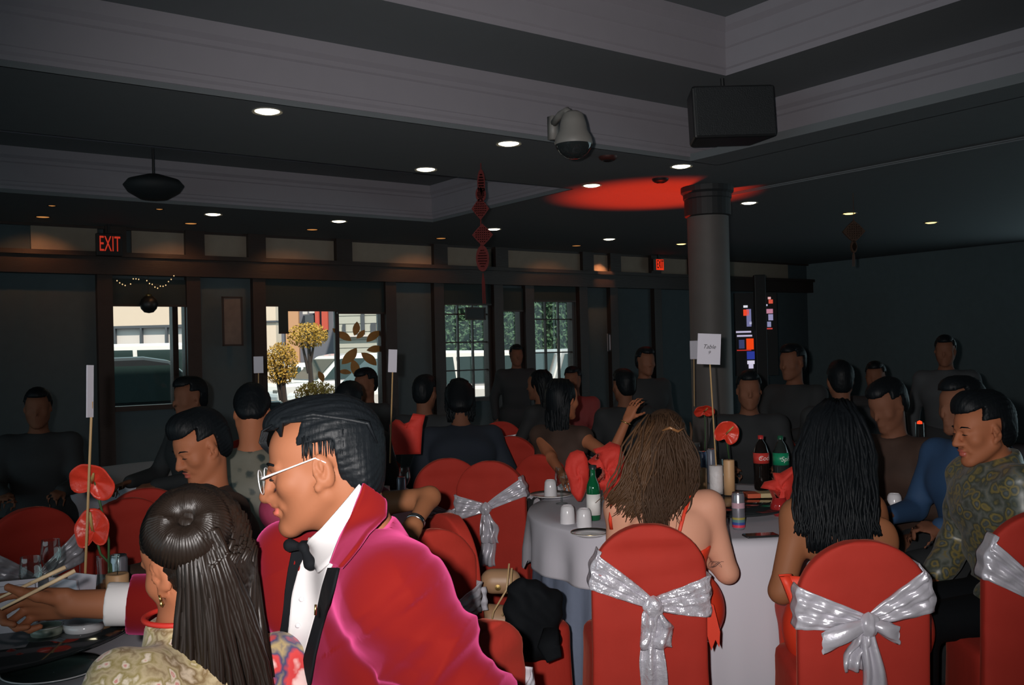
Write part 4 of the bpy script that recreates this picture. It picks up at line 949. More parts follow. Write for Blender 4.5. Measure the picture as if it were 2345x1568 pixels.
chair_at('red covered chair with a white sash at the right edge, under the man in brocade', 2402, 3.3, -4, top=1.01, w=.45, zl=(.93, .775), zr=(.85, .73), zk=.68, seed=6, tails=((0, .34, .05),))
chair_at('red covered chair of the man in the red velvet jacket', 1110, 2.31, 62, zl=(.80, .66), zr=(.78, .64), zk=.62, seed=8)
chair_at('red covered chair turned side on, with the black bag on its seat', 1005, 3.90, -62, zl=(.70, .62), zr=(.69, .60), zk=.60, seed=9, tails=((-.02, .30, .05), (.03, .25, .05)))
chair_at('red covered chair half hidden behind the arm with the watch', 985, 3.55, 40, zl=(.74, .62), zr=(.72, .60), zk=.60, seed=10)
chair_at('red covered chair with a long hanging white sash tail, left of the round table', 1115, 5.75, -14, zl=(.745, .59), zr=(.86, .74), zk=.67, kx=-.02, tails=((.0, .34, .05), (.02, .2, .05)), seed=11)
chair_at('red covered chair pressed against the chair with the long white tail, on its left', 1022, 5.95, 14, zl=(.72, .60), zr=(.72, .58), zk=.60, seed=12)
chair_at('red covered chair with a broad flat white sash, beyond the plate with the cup', 1228, 6.05, -38, zl=(.80, .67), zr=(.80, .66), zk=.64, seed=13)
chair_at('dim red chair with a sash edge, behind the seated person in navy', 1165, 7.4, -18, zl=(.78, .60), zr=(.78, .60), zk=.6, seed=14)
chair_at('small far red chair with a hanging white sash tail, under the window wall', 1143, 9.0, -8, zl=(.86, .76), zr=(.84, .74), zk=.78, tails=((.0, .30, .05),), seed=15)
chair_at('dim red chair with a white sash tail behind the bowed man', 330, 4.9, 24, zl=(.85, .73), zr=(.85, .73), zk=.78, tails=((0, .42, .06),), seed=16)
chair_at('dark red chair behind the upper anthurium flower', 290, 4.7, 36, zl=(.70, .60), zr=(.70, .60), zk=.58, seed=17, sash=False, top=.93)
chair_at('dark red chair with pale sash at the far left edge, beyond the lazy Susan', 75, 4.35, 50, zl=(.80, .64), zr=(.84, .66), zk=.62, seed=18)
chair_at('dim red chair in front of the man in brocade', 2120, 6.2, 150, zl=(.74, .60), zr=(.74, .60), zk=.6, seed=19, sash=False)
chair_at('dim red chair at the far table right of the column', 1770, 7.2, 15, zl=(.8, .66), zr=(.8, .66), zk=.64, seed=21)
chair_at('dim red chair at the far table, under the raised hand', 1400, 7.9, -10, zl=(.8, .66), zr=(.8, .66), zk=.64, seed=22)
chair_at('dim red chair far left under the window beside the exit sign', 560, 7.8, 20, zl=(.8, .66), zr=(.8, .66), zk=.64, seed=23)
chair_at('dim red chair far at the middle, left of the hanging ornament', 950, 8.6, 10, zl=(.8, .66), zr=(.8, .66), zk=.64, seed=24)

# ------------------------------------------------------------------ tables
TZ = .75
def table(label, cl_label, cx, cy, Rr, ang, half, under=True, lazy=None, minL=.2, maxL=.72, seed=1, Lf=None, mcl=None):
    t = thing('banquet_table', label, 'table', (cx, cy, 0), 0, 'round banquet tables')
    q = MB(); q.lathe([(.001, TZ-.03), (Rr, TZ-.03), (Rr, TZ-.006), (.001, TZ-.006)], n=48); q.build('tabletop', M_wood, t)
    for k in range(4):
        a = ang+pi/4+k*pi/2; q = MB(); q.tube([(.5*Rr*math.cos(a), .5*Rr*math.sin(a), TZ-.03), (.6*Rr*math.cos(a), .6*Rr*math.sin(a), 0)], .018, 8); q.build('leg', M_steel, t)
    r = random.Random(seed); ph = [r.uniform(0, 6) for _ in range(4)]
    def cloth(half, extra, nf, amp):
        q = MB(); n = 168
        def L(th):
            if Lf and half: return Lf(math.degrees(th))
            c = max(abs(math.cos(th-ang)), abs(math.sin(th-ang))); return min(maxL, max(minL, half/c-Rr)) if half else .73
        def f(uu, vv):
            th = uu*2*pi; l = L(th)
            if vv < .3: rr = Rr*(vv/.3)*(1+.0); return Vector((rr*math.cos(th), rr*math.sin(th), TZ+.002-extra+(.0015*math.sin(rr*20+th*3) if vv > .02 else 0)))
            s_ = (vv-.3)/.7; a = amp*(math.sin(nf*th+ph[0])+.6*math.sin((nf*1.7//1)*th+ph[1]))*min(1, s_*1.5)*(.5+l)
            rr = Rr+.008-extra+.05*s_*l+a; dz = l*s_
            rr += -.004 if s_ < .03 else 0
            return Vector((rr*math.cos(th), rr*math.sin(th), TZ+.002-extra-dz))
        q.grid(f, n, 34, True); return q
    if under: reparent(cloth(0, .006, 26, .012).build('underskirt', M_under, None, True), thing('x', None, None)) if False else cloth(0, .035, 26, .010).build('underskirt', M_under, t, True)
    c = cloth(half, 0, 15, .020).build('tablecloth', M_cloth, None, True, solid=.003); c.location = (cx, cy, .003); tag(c, cl_label, 'tablecloth', 'white tablecloths')
    return t
def LTC(deg):
    x = (deg-360 if deg > 180 else deg); f = max(0, min(1, (x+122)/28)) if x > -150 and x < 20 else 0
    return .25+.45*f*f*(3-2*f) if x < 0 else .3
M_dimcl = mat('darkened_tablecloth', (.10, .03, .03), .8)  # darkness of the far tables put into a cloth colour; no mesh uses it
TC = (.99, 5.08); A45 = R(-43)
table('round banquet table in the middle, in front of the two women', 'white tablecloth hanging in a long point between the two women', TC[0], TC[1], .92, A45, 1.15, seed=2, Lf=LTC)
table('round banquet table at lower left, in front of the girl in the floral dress', 'dim white tablecloth under the lazy Susan at lower left', -1.72, 2.95, .88, R(20), 1.12, seed=3)
table('round banquet table behind the arm with the watch', 'white tablecloth behind the arm with the watch', -1.42, 5.75, .80, R(10), 1.10, seed=4)
table('round banquet table far at the middle, behind the person in navy', 'dim white tablecloth far at the middle, behind the person in navy', .35, 8.8, .85, R(30), 1.10, seed=5, mcl=M_dimcl)
table('round banquet table far right, behind the cola bottles', 'dim white tablecloth far right, behind the cola bottles', 2.75, 7.6, .85, R(5), 1.10, seed=6, mcl=M_dimcl)
table('round banquet table far left, under the wide window', 'dim white tablecloth far left, under the wide window', -2.55, 7.4, .85, R(15), 1.10, seed=7, mcl=M_dimcl)
def lazy(label, cx, cy, rr):
    t = thing('lazy_susan', label, 'lazy Susan', (cx, cy, TZ+.006))
    q = MB(); q.lathe([(.001, 0), (.16, 0), (.16, .022), (.001, .022)], n=32); q.build('base', M_steel, t)
    q = MB(); q.lathe([(.001, .023), (rr-.004, .023), (rr, .027), (rr, .031), (rr-.004, .035), (.001, .035)], n=72); q.build('glass_disc', M_darkglass, t, True); return t
lazy('dark glass lazy Susan on the middle table', 1.02, 5.05, .44); LZ = TZ+.006+.036
lazy('dark glass lazy Susan on the lower left table', -1.72, 2.95, .53)
def on(px, py, z): return atz(px, py, z)

# ------------------------------------------------------------------ tableware
def cup(label, px, py, z=TZ+.006, h=.088, r=.037, group='upturned white cups'):
    p = on(px, py, z); t = thing('cup', label, 'cup', p, rnd.uniform(0, 6), group)
    q = MB(); q.lathe([(r, 0), (r, .004), (r*.97, h*.5), (r*.88, h*.86), (r*.74, h*.97), (r*.66, h*.985), (r*.62, h*.96), (.001, h*.96)], n=32); q.build('body', M_china, t, True)
    q = MB(); q.lathe([(r*.62, h*.96), (r*.62, h), (r*.68, h), (r*.70, h*.975)], n=32); q.build('foot_ring', M_china, t, True); return t
cup('white cup upturned at the table edge left of the brown-haired woman', 1338, 1206)
cup('white cup upturned just behind the cup at the table edge', 1300, 1198)
def plate(label, px, py, r, z=TZ+.006, m=None):
    p = on(px, py, z); t = thing('plate', label, 'plate', p, 0, 'plates')
    q = MB(); q.lathe([(.001, .004), (r*.6, .004), (r*.68, .008), (r, .018), (r, .014), (r*.66, .001), (r*.5, 0), (.001, 0)], n=44); q.build('dish', m or M_china, t, True)
    q = MB(); q.lathe([(r*.985, .0185), (r, .0195), (r*1.005, .017)], n=44); q.build('rim', M_gold, t, True); return p
plate('white plate with an upturned cup on it, beside the red napkin', 1263, 1137, .125)
cup('white cup upturned on the plate beside the red napkin', 1261, 1136, z=TZ+.012, h=.095)
plate('white plate at the near table edge beside the cups', 1352, 1226, .09)
plate('white plate on the right of the middle table', 2052, 1180, .11)
cup('white cup upturned on the plate right of the long black-haired woman', 2049, 1174, z=TZ+.012, h=.095)
plate('stacked plate beyond the white plate on the right of the middle table', 2000, 1155, .11)
def fan_napkin(label, base, pts, d0, th=.02, seed=1, glass=True):
    """a starched napkin: outline of photo pixels at its own distance, pleated and given depth, standing in a glass"""
    t = thing('napkin', label, 'napkin', Vector((base.x, base.y, base.z)), 0, 'red folded napkins'); r = random.Random(seed); p0 = r.uniform(0, 6)
    poly = [P(x, y, d0) for x, y in pts]; c = sum(poly, Vector())/len(poly); n = len(poly); q = MB(); vs = []; K = 7
    for s_ in (1, -1):
        for k in range(K):
            f = 1-(k/K)**1.0
            for i in range(n):
                v = c+(poly[i]-c)*f; a = math.atan2(v.z-c.z, v.x-c.x)
                dy = -s_*th*(.15+math.sqrt(max(0, 1-f*f)))*(1+.0)+.35*th*math.sin(a*9+p0)*f*f+.3*th*math.sin(a*4+f*7+p0)
                vs.append(v+Vector((0, dy, 0)))
        vs.append(c+Vector((0, -s_*th*1.1, 0)))
    m = K*n+1
    fs = []
    for si in (0, 1):
        for k in range(K-1):
            for i in range(n): g = (si*m+k*n+i, si*m+k*n+(i+1) % n, si*m+(k+1)*n+(i+1) % n, si*m+(k+1)*n+i); fs.append(g if si else g[::-1])
        for i in range(n): g = (si*m+(K-1)*n+i, si*m+(K-1)*n+(i+1) % n, si*m+K*n); fs.append(g if si else g[::-1])
    for i in range(n): fs.append((i, (i+1) % n, m+(i+1) % n, m+i))
    q.add(vs, fs); o = q.build('folded_cloth', M_redpaper, None, True); reparent(o, t); return t
def glass(label, p, h=.16, r=.035, stem=True, group='glasses'):
    t = thing('wine_glass' if stem else 'tumbler', label, 'glass', p, 0, group); q = MB()
    if stem:
        q.lathe([(r*.9, 0), (r*.9, .004), (.006, .010), (.005, h*.42), (r*.6, h*.52), (r, h*.7), (r*.85, h)], n=28); q.build('bowl', M_glass, t, True)
        q = MB(); q.lathe([(r*.85, h), (r*.87, h+.002), (r*.83, h+.002)], n=28); q.build('rim', M_glass, t, True)
    else:
        q.lathe([(.001, .004), (r*.85, .004), (r*.88, 0), (r, h)], n=28); q.build('body', M_glass, t, True); q = MB(); q.lathe([(r, h), (r+.001, h+.003), (r-.002, h+.003), (r-.003, .01)], n=28); q.build('rim', M_glass, t, True)
    return t
b = on(1325, 1176, TZ+.006); fan_napkin('large red napkin folded into a rounded fan, left of the green bottle', b, [(1322, 1147), (1308, 1128), (1302, 1100), (1293, 1075), (1296, 1055), (1306, 1036), (1322, 1030), (1336, 1033), (1345, 1050), (1349, 1075), (1348, 1100), (1344, 1118), (1338, 1135), (1330, 1147)], b.y, .03, 2)
b2 = on(1395, 1175, TZ+.006); fan_napkin('rumpled red napkin standing between the green bottle and the brown-haired woman', b2, [(1385, 1150), (1380, 1122), (1362, 1118), (1360, 1110), (1379, 1105), (1380, 1075), (1378, 1058), (1350, 1062), (1346, 1056), (1366, 1040), (1358, 1028), (1380, 1022), (1398, 1012), (1418, 1018), (1428, 1040), (1436, 1060), (1434, 1090), (1424, 1110), (1412, 1120), (1400, 1140)], b2.y, .05, 3)
b3 = on(1786, 1178, TZ+.006); fan_napkin('red napkin flaring up out of a round glass, in front of the green-labelled bottle', b3, [(1775, 1150), (1760, 1120), (1742, 1117), (1752, 1104), (1775, 1098), (1770, 1082), (1790, 1084), (1808, 1070), (1822, 1062), (1824, 1085), (1820, 1115), (1808, 1140), (1800, 1165), (1790, 1176), (1775, 1172), (1766, 1155)], b3.y, .035, 4)
t = thing('round_glass', 'small round red glass bowl with a bright glint beneath the flaring napkin', 'glass', on(1786, 1182, TZ+.004)); q = MB(); q.lathe([(.001, 0), (.025, 0), (.04, .02), (.046, .045), (.04, .075), (.03, .09)], n=28); q.build('bowl', mat('red_glass', (.35, .02, .02), .06, spec=.8), t, True); q = MB(); q.lathe([(.03, .09), (.031, .094), (.028, .094)], n=28); q.build('rim', mat('red_glass', (.35, .02, .02), .06), t, True)
def bottle(label, px, py, z, prof, mb_, ml, mc, lab=(.5, .7), capz=.95, H=.3, text=None, tcol=None, group='bottles', face=0):
    p = on(px, py, z); t = thing('bottle', label, 'bottle', p, 0, group)
    q = MB(); q.lathe([(r, zz*H) for r, zz in prof], n=32); q.build('body', mb_, t, True)
    def rad(zz):
        for (r0, a), (r1, b_) in zip(prof[:-1], prof[1:]):
            if a <= zz <= b_ and b_ > a: return r0+(r1-r0)*(zz-a)/(b_-a)
        return prof[-1][0]
    rr = max(rad(lab[0]), rad(lab[1]))+.001
    q = MB(); q.lathe([(rr-.001, lab[0]*H), (rr, lab[0]*H), (rr, lab[1]*H), (rr-.001, lab[1]*H)], n=32); lo = q.build('label', ml, t, True)
    q = MB(); cr = prof[-1][0]+.003; q.lathe([(cr, capz*H), (cr, H*1.005), (.001, H*1.01)], n=20); q.build('cap', mc, t, True)
    if text:
        me = text_mesh(text[0], text[1], 0, shear=.25)
        for v in me.vertices:
            a = -pi/2+v.co.x/rr+face; v.co = Vector(((rr+.0008)*math.cos(a), (rr+.0008)*math.sin(a), (lab[0]+lab[1])/2*H+v.co.y))
        link('label_lettering', me, tcol, lo)
    return t
PET = [(.001, .012), (.030, .0), (.040, .02), (.043, .08), (.041, .30), (.043, .42), (.043, .66), (.040, .72), (.028, .84), (.013, .92), (.0125, .99)]
M_cola = mat('cola_bottle', (.010, .007, .006), .06, spec=.8); M_clearp = mat('dark_clear_bottle', (.020, .026, .024), .08, spec=.8)
M_wt = mat('label_white', (.8, .78, .75), .5)
bottle('cola bottle with red cap and red label on the middle table', 1745, 1122, LZ, PET, M_cola, mat('cola_label', (.60, .05, .04), .35), mat('red_cap', (.5, .03, .03), .4), (.50, .69), .94, .305, ('Coca-Cola', .036), M_wt, face=1.15)
bottle('clear soda bottle with green cap and green label, right of the cola bottle', 1790, 1124, LZ, PET, M_clearp, mat('soda_label', (.01, .26, .12), .35), mat('green_cap', (.01, .10, .05), .4), (.48, .70), .94, .305, ('Sprite', .038), M_wt, face=.75)
WINE = [(.001, .01), (.03, 0), (.034, .02), (.034, .58), (.030, .66), (.015, .80), (.0135, .97), (.0145, .99)]
bottle('green glass bottle with a white label, between the two red napkins', 1360, 1190, TZ+.006, [(r, z) for r, z in WINE], mat('green_bottle', (.004, .10, .035), .05, spec=.9), M_wt, mat('dark_cap', (.02, .03, .03), .4), (.10, .48), .93, .27)
def candle(label, px, py, z, r, h, m, flame=False, group='candles in the table centrepieces'):
    p = on(px, py, z); t = thing('candle', label, 'candle', p, 0, group); q = MB(); q.lathe([(.001, 0), (r, 0), (r, h*.5), (r, h*.97), (r*.93, h), (r*.7, h*.985), (.001, h*.97)], n=28); q.build('wax', m, t, True)
    q = MB(); q.tube([(0, 0, h*.97), (.001, 0, h*.97+.012)], .0015, 5); q.build('wick', M_black, t)
    return t
candle('short tan candle left of the white holder on the middle table', 1609, 1122, LZ, .026, .125, M_candle)
candle('tall tan candle right of the white holder on the middle table', 1671, 1132, LZ, .030, .19, M_candle)
# sign stands
def sign(label, base, hold_r, hold_h, pts, d, card, txt, m_hold, dy=0):
    t = thing('table_sign', label, 'sign', base, 0, 'table number signs')
    q = MB(); q.lathe([(.001, 0), (hold_r, 0), (hold_r, hold_h*.3), (hold_r*1.02, hold_h*.6), (hold_r, hold_h), (hold_r*.8, hold_h), (.001, hold_h*.96)], n=28); q.build('holder', m_hold, t, True)
    A = P(*pts[0], d); B = P(*pts[1], d); q = MB(); q.tube([A, B+(B-A).normalized()*.05], .0042, 8); reparent(q.build('stick', M_stick), t)
    x0, y0, x1, y1, rot, ry = card; c = P((x0+x1)/2, (y0+y1)/2, d-.008); w = (x1-x0)*d/2200; h = (y1-y0)*d/2200
    M = Matrix.Rotation(R(ry), 3, 'Z') @ Matrix.Rotation(R(rot), 3, 'Y'); q = MB(); q.box((0, 0, 0), (w, .004, h), M=M); o = q.build('card', M_paper, None); o.location = c; reparent(o, t)
    if txt:
        for s_, sz, dz in ((txt[0], .032, .012), (txt[1], .026, -.020)):
            me = text_mesh(s_, sz, 0, shear=.35)
            for v in me.vertices: v.co = M @ Vector((v.co.x, -.0032, v.co.y+dz))
            e = link('lettering', me, M_black); e.location = c; bpy.context.view_layer.update(); e.parent = o; e.matrix_parent_inverse = Matrix.Identity(4); e.location = (0, 0, 0)
    return t
b = on(1641, 1130, LZ); sign('white card reading Table 9 on a thin stick, rising from the white candle holder', b, .037, .155, [(1640, 1066), (1626, 836)], b.y, (1597, 764, 1650, 834, 3.5, 0), ('Table', '9'), M_candlew)
b = Vector((-1.38, 3.08, LZ)); d = b.y; sign('white table card seen edge on, on a tall stick by the anthurium flowers', b, .03, .03, [(194, 1345), (209, 955)], d, (196, 836, 216, 955, 2, 72), None, M_china)
b = on(893, 1080, TZ+.006); sign('small white table card on a stick in front of the wide window', Vector((P(880, 1080, 5.6).x, 5.6, TZ+.006)), .03, .08, [(893, 1060), (899, 850)], 5.6, (889, 800, 909, 852, 3, 20), None, M_china)
sign('tiny dim table card far left under the wide window', Vector((P(592, 950, 7.6).x, 7.6, TZ+.006)), .03, .08, [(592, 930), (592, 852)], 7.6, (581, 816, 603, 854, 0, 0), None, M_china)
sign('pale table card half hidden behind the Table 9 card', Vector((P(1592, 950, 7.7).x, 7.7, TZ+.006)), .03, .08, [(1590, 930), (1589, 820)], 7.7, (1580, 780, 1602, 822, 0, 0), None, M_china)
# flowers
def anthurium(label, px, py, d, w, h, rot, base, tilt=20):
    c = P(px, py, d); k = d/2200; t = thing('anthurium', label, 'flower', base, 0, 'red anthurium flowers'); q = MB(); n = 36
    M = Matrix.Rotation(R(rot), 3, 'Y') @ Matrix.Rotation(R(tilt), 3, 'X')
    def f(uu, vv):
        th = uu*2*pi; rr = (1-.55*max(0, math.cos(th+pi/2)**9 if math.cos(th+pi/2) > 0 else 0)); x = math.cos(th)*rr*vv*w*k; z = math.sin(th)*rr*vv*h*k
        return c+M @ Vector((x, -.018*vv*vv+.004*math.sin(6*th)*vv, z))
    q.grid(f, n, 9, True); o = q.build('spathe', M_flower, None, True, solid=.003); reparent(o, t)
    q = MB(); q.tube([c+M @ Vector((0, -.012, 0)), c+M @ Vector((.006, -.035, .03)), c+M @ Vector((.012, -.05, .055))], [.005, .0055, .003], 8); reparent(q.build('spadix', mat('spadix_cream', (.5, .35, .12), .6), None, True), t)
    q = MB(); q.tube([c, c+Vector((.01, .02, -.08)), (c+base)/2+Vector((.015, .02, 0)), base], .004, 6); reparent(q.build('stem', M_green, None, True), t); return t
def vase(label, p, r, h):
    t = thing('vase', label, 'vase', p, 0, 'glass vases'); q = MB(); q.lathe([(.001, .006), (r, .006), (r*1.02, 0), (r*.9, h*.5), (r*1.05, h)], n=28); q.build('body', M_glass, t, True); q = MB(); q.lathe([(r*1.05, h), (r*1.08, h+.003), (r*1.0, h+.003)], n=28); q.build('lip', M_glass, t, True)
bl = Vector((-1.36, 3.20, LZ)); vase('glass vase holding the two anthuriums at lower left', bl, .035, .16)
anthurium('upper red anthurium flower crossed by the sign stick', 216, 1102, 3.15, 54, 46, 20, bl+Vector((0, 0, .012)), 15)
anthurium('lower red anthurium flower crossed by the sign stick', 216, 1215, 3.17, 40, 50, -8, bl+Vector((.012, .004, .012)), -15)
bm = on(1668, 1112, LZ); vase('glass vase with anthurium behind the tall tan candle', bm, .035, .15)
anthurium('red anthurium flower right of the Table 9 stick', 1663, 991, 5.2, 28, 30, 20, bm+Vector((0, 0, .012)), 10)
b4 = Vector((P(1612, 1080, 6.9).x, 6.9, TZ+.006)); 
anthurium('red anthurium flower lying flat left of the Table 9 stick', 1612, 940, 6.9, 24, 17, 0, b4, 30)
# can, tumbler, phone, envelope
p = on(1692, 1212, TZ+.006); t = thing('can', 'slim rainbow striped drink can at the near edge of the middle table', 'can', p, 0, 'drink cans')
q = MB(); q.lathe([(.001, .004), (.024, 0), (.0295, .012), (.0295, .158), (.0255, .168)], n=32); q.build('body', mat('can_silver', (.42, .42, .48), .25, metal=.7), t, True)
for z0, z1, c in ((.012, .024, (.62, .05, .09)), (.024, .036, (.05, .08, .3)), (.036, .048, (.10, .22, .25)), (.048, .058, (.35, .30, .08)), (.10, .125, (.50, .30, .36))):
    q = MB(); q.lathe([(.0297, z0), (.0297, z1)], n=32); q.build('stripe', mat('can_%d' % int(z0*1000), c, .35), t, True)
q = MB(); q.lathe([(.0255, .168), (.027, .171), (.0245, .172), (.0235, .167), (.001, .167)], n=32); q.build('lid', M_steel, t, True); q = MB(); q.box((0, .006, .169), (.014, .02, .0015)); q.build('tab', M_steel, t)
p = on(271, 1345, TZ+.006) if False else Vector((P(272, 1300, 3.30).x, 3.30, LZ)); t = thing('can', 'silver drink can behind the hand with the chopsticks', 'can', p, 0, 'drink cans')
q = MB(); q.lathe([(.001, .004), (.024, 0), (.0295, .012), (.0295, .132), (.0255, .142)], n=32); q.build('body', mat('can_silver', (.42, .42, .48), .25), t, True); q = MB(); q.lathe([(.0255, .142), (.027, .145), (.0245, .146), (.0235, .141), (.001, .141)], n=32); q.build('lid', M_steel, t, True)
glass('small clear tumbler at the near edge, between the woman and the rainbow can', on(1655, 1232, TZ+.006), .085, .026, False)
p = on(1742, 1228, TZ+.006); t = thing('phone', 'black phone lying near the table edge right of the rainbow can', 'phone', p, R(8)); q = MB(); q.box((0, 0, .005), (.15, .072, .009)); q.build('body', M_black, t, bevel=.004); q = MB(); q.box((0, 0, .0098), (.142, .066, .0008)); q.build('screen', M_darkglass, t)
p = on(1742, 1137, LZ); t = thing('envelope', 'flat red and cream packet lying on the dark glass lazy Susan', 'packet', p+Vector((0, 0, .012)), R(4)); q = MB(); q.box((-.05, 0, 0), (.07, .10, .024)); q.build('red_half', mat('packet_red', (.6, .10, .04), .6), t, bevel=.003); q = MB(); q.box((.045, 0, 0), (.12, .10, .024)); q.build('cream_half', mat('packet_cream', (.55, .42, .22), .6), t, bevel=.003)
for k, (px, py, lab) in enumerate(((1610, 1085, 'blue drink can behind the short tan candle'), (1630, 1078, 'grey drink can behind the white candle holder'))):
    p = on(px, py+28, LZ); t = thing('can', lab, 'can', p, 0, 'drink cans'); hh = .19; q = MB(); q.lathe([(.001, .004), (.022, 0), (.026, .012), (.026, hh), (.022, hh+.01)], n=24); q.build('body', mat('can_blue', (.05, .08, .16), .3) if k == 0 else mat('can_grey', (.14, .15, .19), .3), t, True); q = MB(); q.lathe([(.022, hh+.01), (.024, hh+.013), (.021, hh+.012), (.001, hh+.008)], n=24); q.build('lid', M_steel, t, True)
glass('wine glass with a bright glint in front of the notched red napkin', Vector((P(926, 1070, 5.55).x, 5.55, TZ+.006)), .19, .034, True)
t = thing('can', 'slim silver can standing beside the wine glass behind the arm with the watch', 'can', Vector((P(918, 1060, 5.4).x, 5.4, TZ+.006)), 0, 'drink cans'); q = MB(); q.lathe([(.001, .004), (.022, 0), (.026, .012), (.026, .145), (.022, .155)], n=24); q.build('body', mat('can_dull', (.30, .30, .36), .3, metal=.5), t, True); q = MB(); q.lathe([(.022, .155), (.024, .158), (.021, .157), (.001, .15)], n=24); q.build('lid', M_steel, t, True)
b = Vector((P(935, 1040, 5.7).x, 5.7, TZ+.006)); fan_napkin('red napkin with a notched top standing in a glass, right of the stick', b, [(905, 1040), (894, 998), (893, 972), (905, 960), (915, 962), (925, 970), (938, 965), (946, 946), (974, 950), (968, 975), (966, 1000), (963, 1040)], 5.7, .03, 6)
for px, py, d, lab in ((115, 1200, 3.5, 'wine glass sparkling at the far side of the lower left table'), (70, 1310, 3.2, 'wine glass with a rainbow glint at lower left'), (2090, 1010, 6.2, 'tall wine glass far right under the red glow'), (2135, 1010, 6.3, 'wine glass right of the tall wine glass far right'), (1285, 1100, 5.3, 'small bowl glass behind the plate with the cup')):
    glass(lab, Vector((P(px, py, d).x, d, TZ+.006)), .20, .036)
t = thing('tea_light', 'tiny red glowing candle lamp far right', 'candle', Vector((P(2106, 970, 6.6).x, 6.6, TZ+.006))); q = MB(); q.lathe([(.001, 0), (.03, 0), (.034, .05), (.03, .12), (.028, .29)], n=20); q.build('holder', M_glass, t, True); z_ = P(2106, 967, 6.6).z-TZ-.006; q = MB(); q.lathe([(.001, z_-.012), (.018, z_-.01), (.016, z_+.006), (.001, z_+.014)], n=16); q.build('flame', emat('red_flame', (1, .07, .02), 1.2), t, True)
# lower left table things
def at_d(px, d, z): r = ray(px, 1000); return Vector((r.x*d, d, z))
candle('squat tan candle behind the white cuff', 263, 1400, LZ, .034, .115, M_candle) if False else None
t = candle('squat tan candle behind the white cuff', 300, 1300, LZ, .036, .115, M_candle); t.location = at_d(262, 3.15, LZ)
def bowl(label, p, r, h, tilt=0, m=None):
    t = thing('bowl', label, 'bowl', p, 0, 'small white bowls'); q = MB(); q.lathe([(.001, .006), (r*.45, .006), (r*.5, 0), (r*.55, .004), (r*.9, h*.6), (r, h), (r*.96, h), (r*.86, h*.62), (.001, .014)], n=36); o = q.build('dish', m or M_china, t, True); q = MB(); q.lathe([(r, h), (r*1.01, h+.002), (r*.96, h)], n=36); q.build('rim', M_china, t, True); t.rotation_euler = (R(tilt), 0, 0); return t
bowl('small white bowl with a bright rim under the reaching hand', at_d(184, 2.92, TZ+.006), .062, .06)
bowl('small dim green-white tea bowl left of the bright bowl', at_d(98, 2.88, TZ+.006), .048, .06, m=mat('celadon', (.30, .33, .27), .3))
plate('dim teal plate on the lower left table', 130, 1560, .12, m=mat('teal_plate', (.04, .07, .065), .25)) if False else None
p = at_d(112, 2.62, TZ+.006); t = thing('plate', 'dim teal plate of food near the bottom left corner', 'plate', p, 0, 'plates'); q = MB(); q.lathe([(.001, .004), (.08, .004), (.10, .008), (.13, .018), (.13, .014), (.09, .001), (.001, 0)], n=44); q.build('dish', mat('teal_plate', (.05, .085, .08), .25), t, True); q = MB(); q.lathe([(.128, .0185), (.131, .019), (.131, .016)], n=44); q.build('rim', M_china, t, True)
p = at_d(20, 2.72, TZ+.006); t = thing('plate', 'dim plate with dark red food at the bottom left corner', 'plate', p, 0, 'plates'); q = MB(); q.lathe([(.001, .004), (.07, .004), (.09, .008), (.11, .018), (.11, .014), (.08, .001), (.001, 0)], n=44); q.build('dish', mat('teal_plate', (.05, .085, .08), .25), t, True)
q = MB(); r3 = random.Random(4)
for k in range(12): a = r3.uniform(0, 6); rr = r3.uniform(0, .06); q.lathe([(.001, -.012), (.016, -.006), (.018, .004), (.001, .012)], c=(rr*math.cos(a), rr*math.sin(a), .015+r3.uniform(0, .015)), n=9)
o = q.build('food', mat('dark_red_food', (.16, .02, .015), .4), t, True); o['kind'] = 'stuff'
p = at_d(20, 2.9, TZ+.006); t = thing('napkin_holder', 'pale folded card standing at the left edge above the hand', 'card', p, R(20)); q = MB(); q.box((0, 0, .09), (.13, .006, .18), M=Matrix.Rotation(R(8), 3, 'X')); q.build('front_leaf', M_paper, t); q = MB(); q.box((0, .05, .09), (.13, .006, .18), M=Matrix.Rotation(R(-8), 3, 'X')); q.build('back_leaf', M_paper, t)
p = at_d(145, 3.0, TZ+.006); t = thing('napkin_holder', 'pale folded card standing left of the sign stick', 'card', p, R(-25)); q = MB(); q.box((0, 0, .09), (.12, .006, .17), M=Matrix.Rotation(R(8), 3, 'X')); q.build('front_leaf', M_paper, t); q = MB(); q.box((0, .05, .09), (.12, .006, .17), M=Matrix.Rotation(R(-8), 3, 'X')); q.build('back_leaf', M_paper, t)
bpy.context.view_layer.update()
# ------------------------------------------------------------------ people
def strip_on(name, S, rows, m, parent, off=.006, th=.004, nu=10, nv=None, d0=1., d1=6, bulge=0, smooth=True):
    """a strip of cloth laid on a body: rows of (left px, right px) in the photo, each point brought onto the surface"""
    n = len(rows); nv = nv or n*4; q = MB()
    def lerp(a, b, t): return (a[0]+(b[0]-a[0])*t, a[1]+(b[1]-a[1])*t)
    def row(t):
        x = t*(n-1); i = min(int(x), n-2); f = x-i
        return lerp(rows[i][0], rows[i+1][0], f), lerp(rows[i][1], rows[i+1][1], f)
    def f(uu, vv):
        a, b = row(vv); p = lerp(a, b, uu); w = S.cast(p[0], p[1], d0, d1, off)
        return w
    q.grid(f, nu, nv); o = q.build(name, m, None, smooth, solid=th); reparent(o, parent); return o
def tattoo(): pass

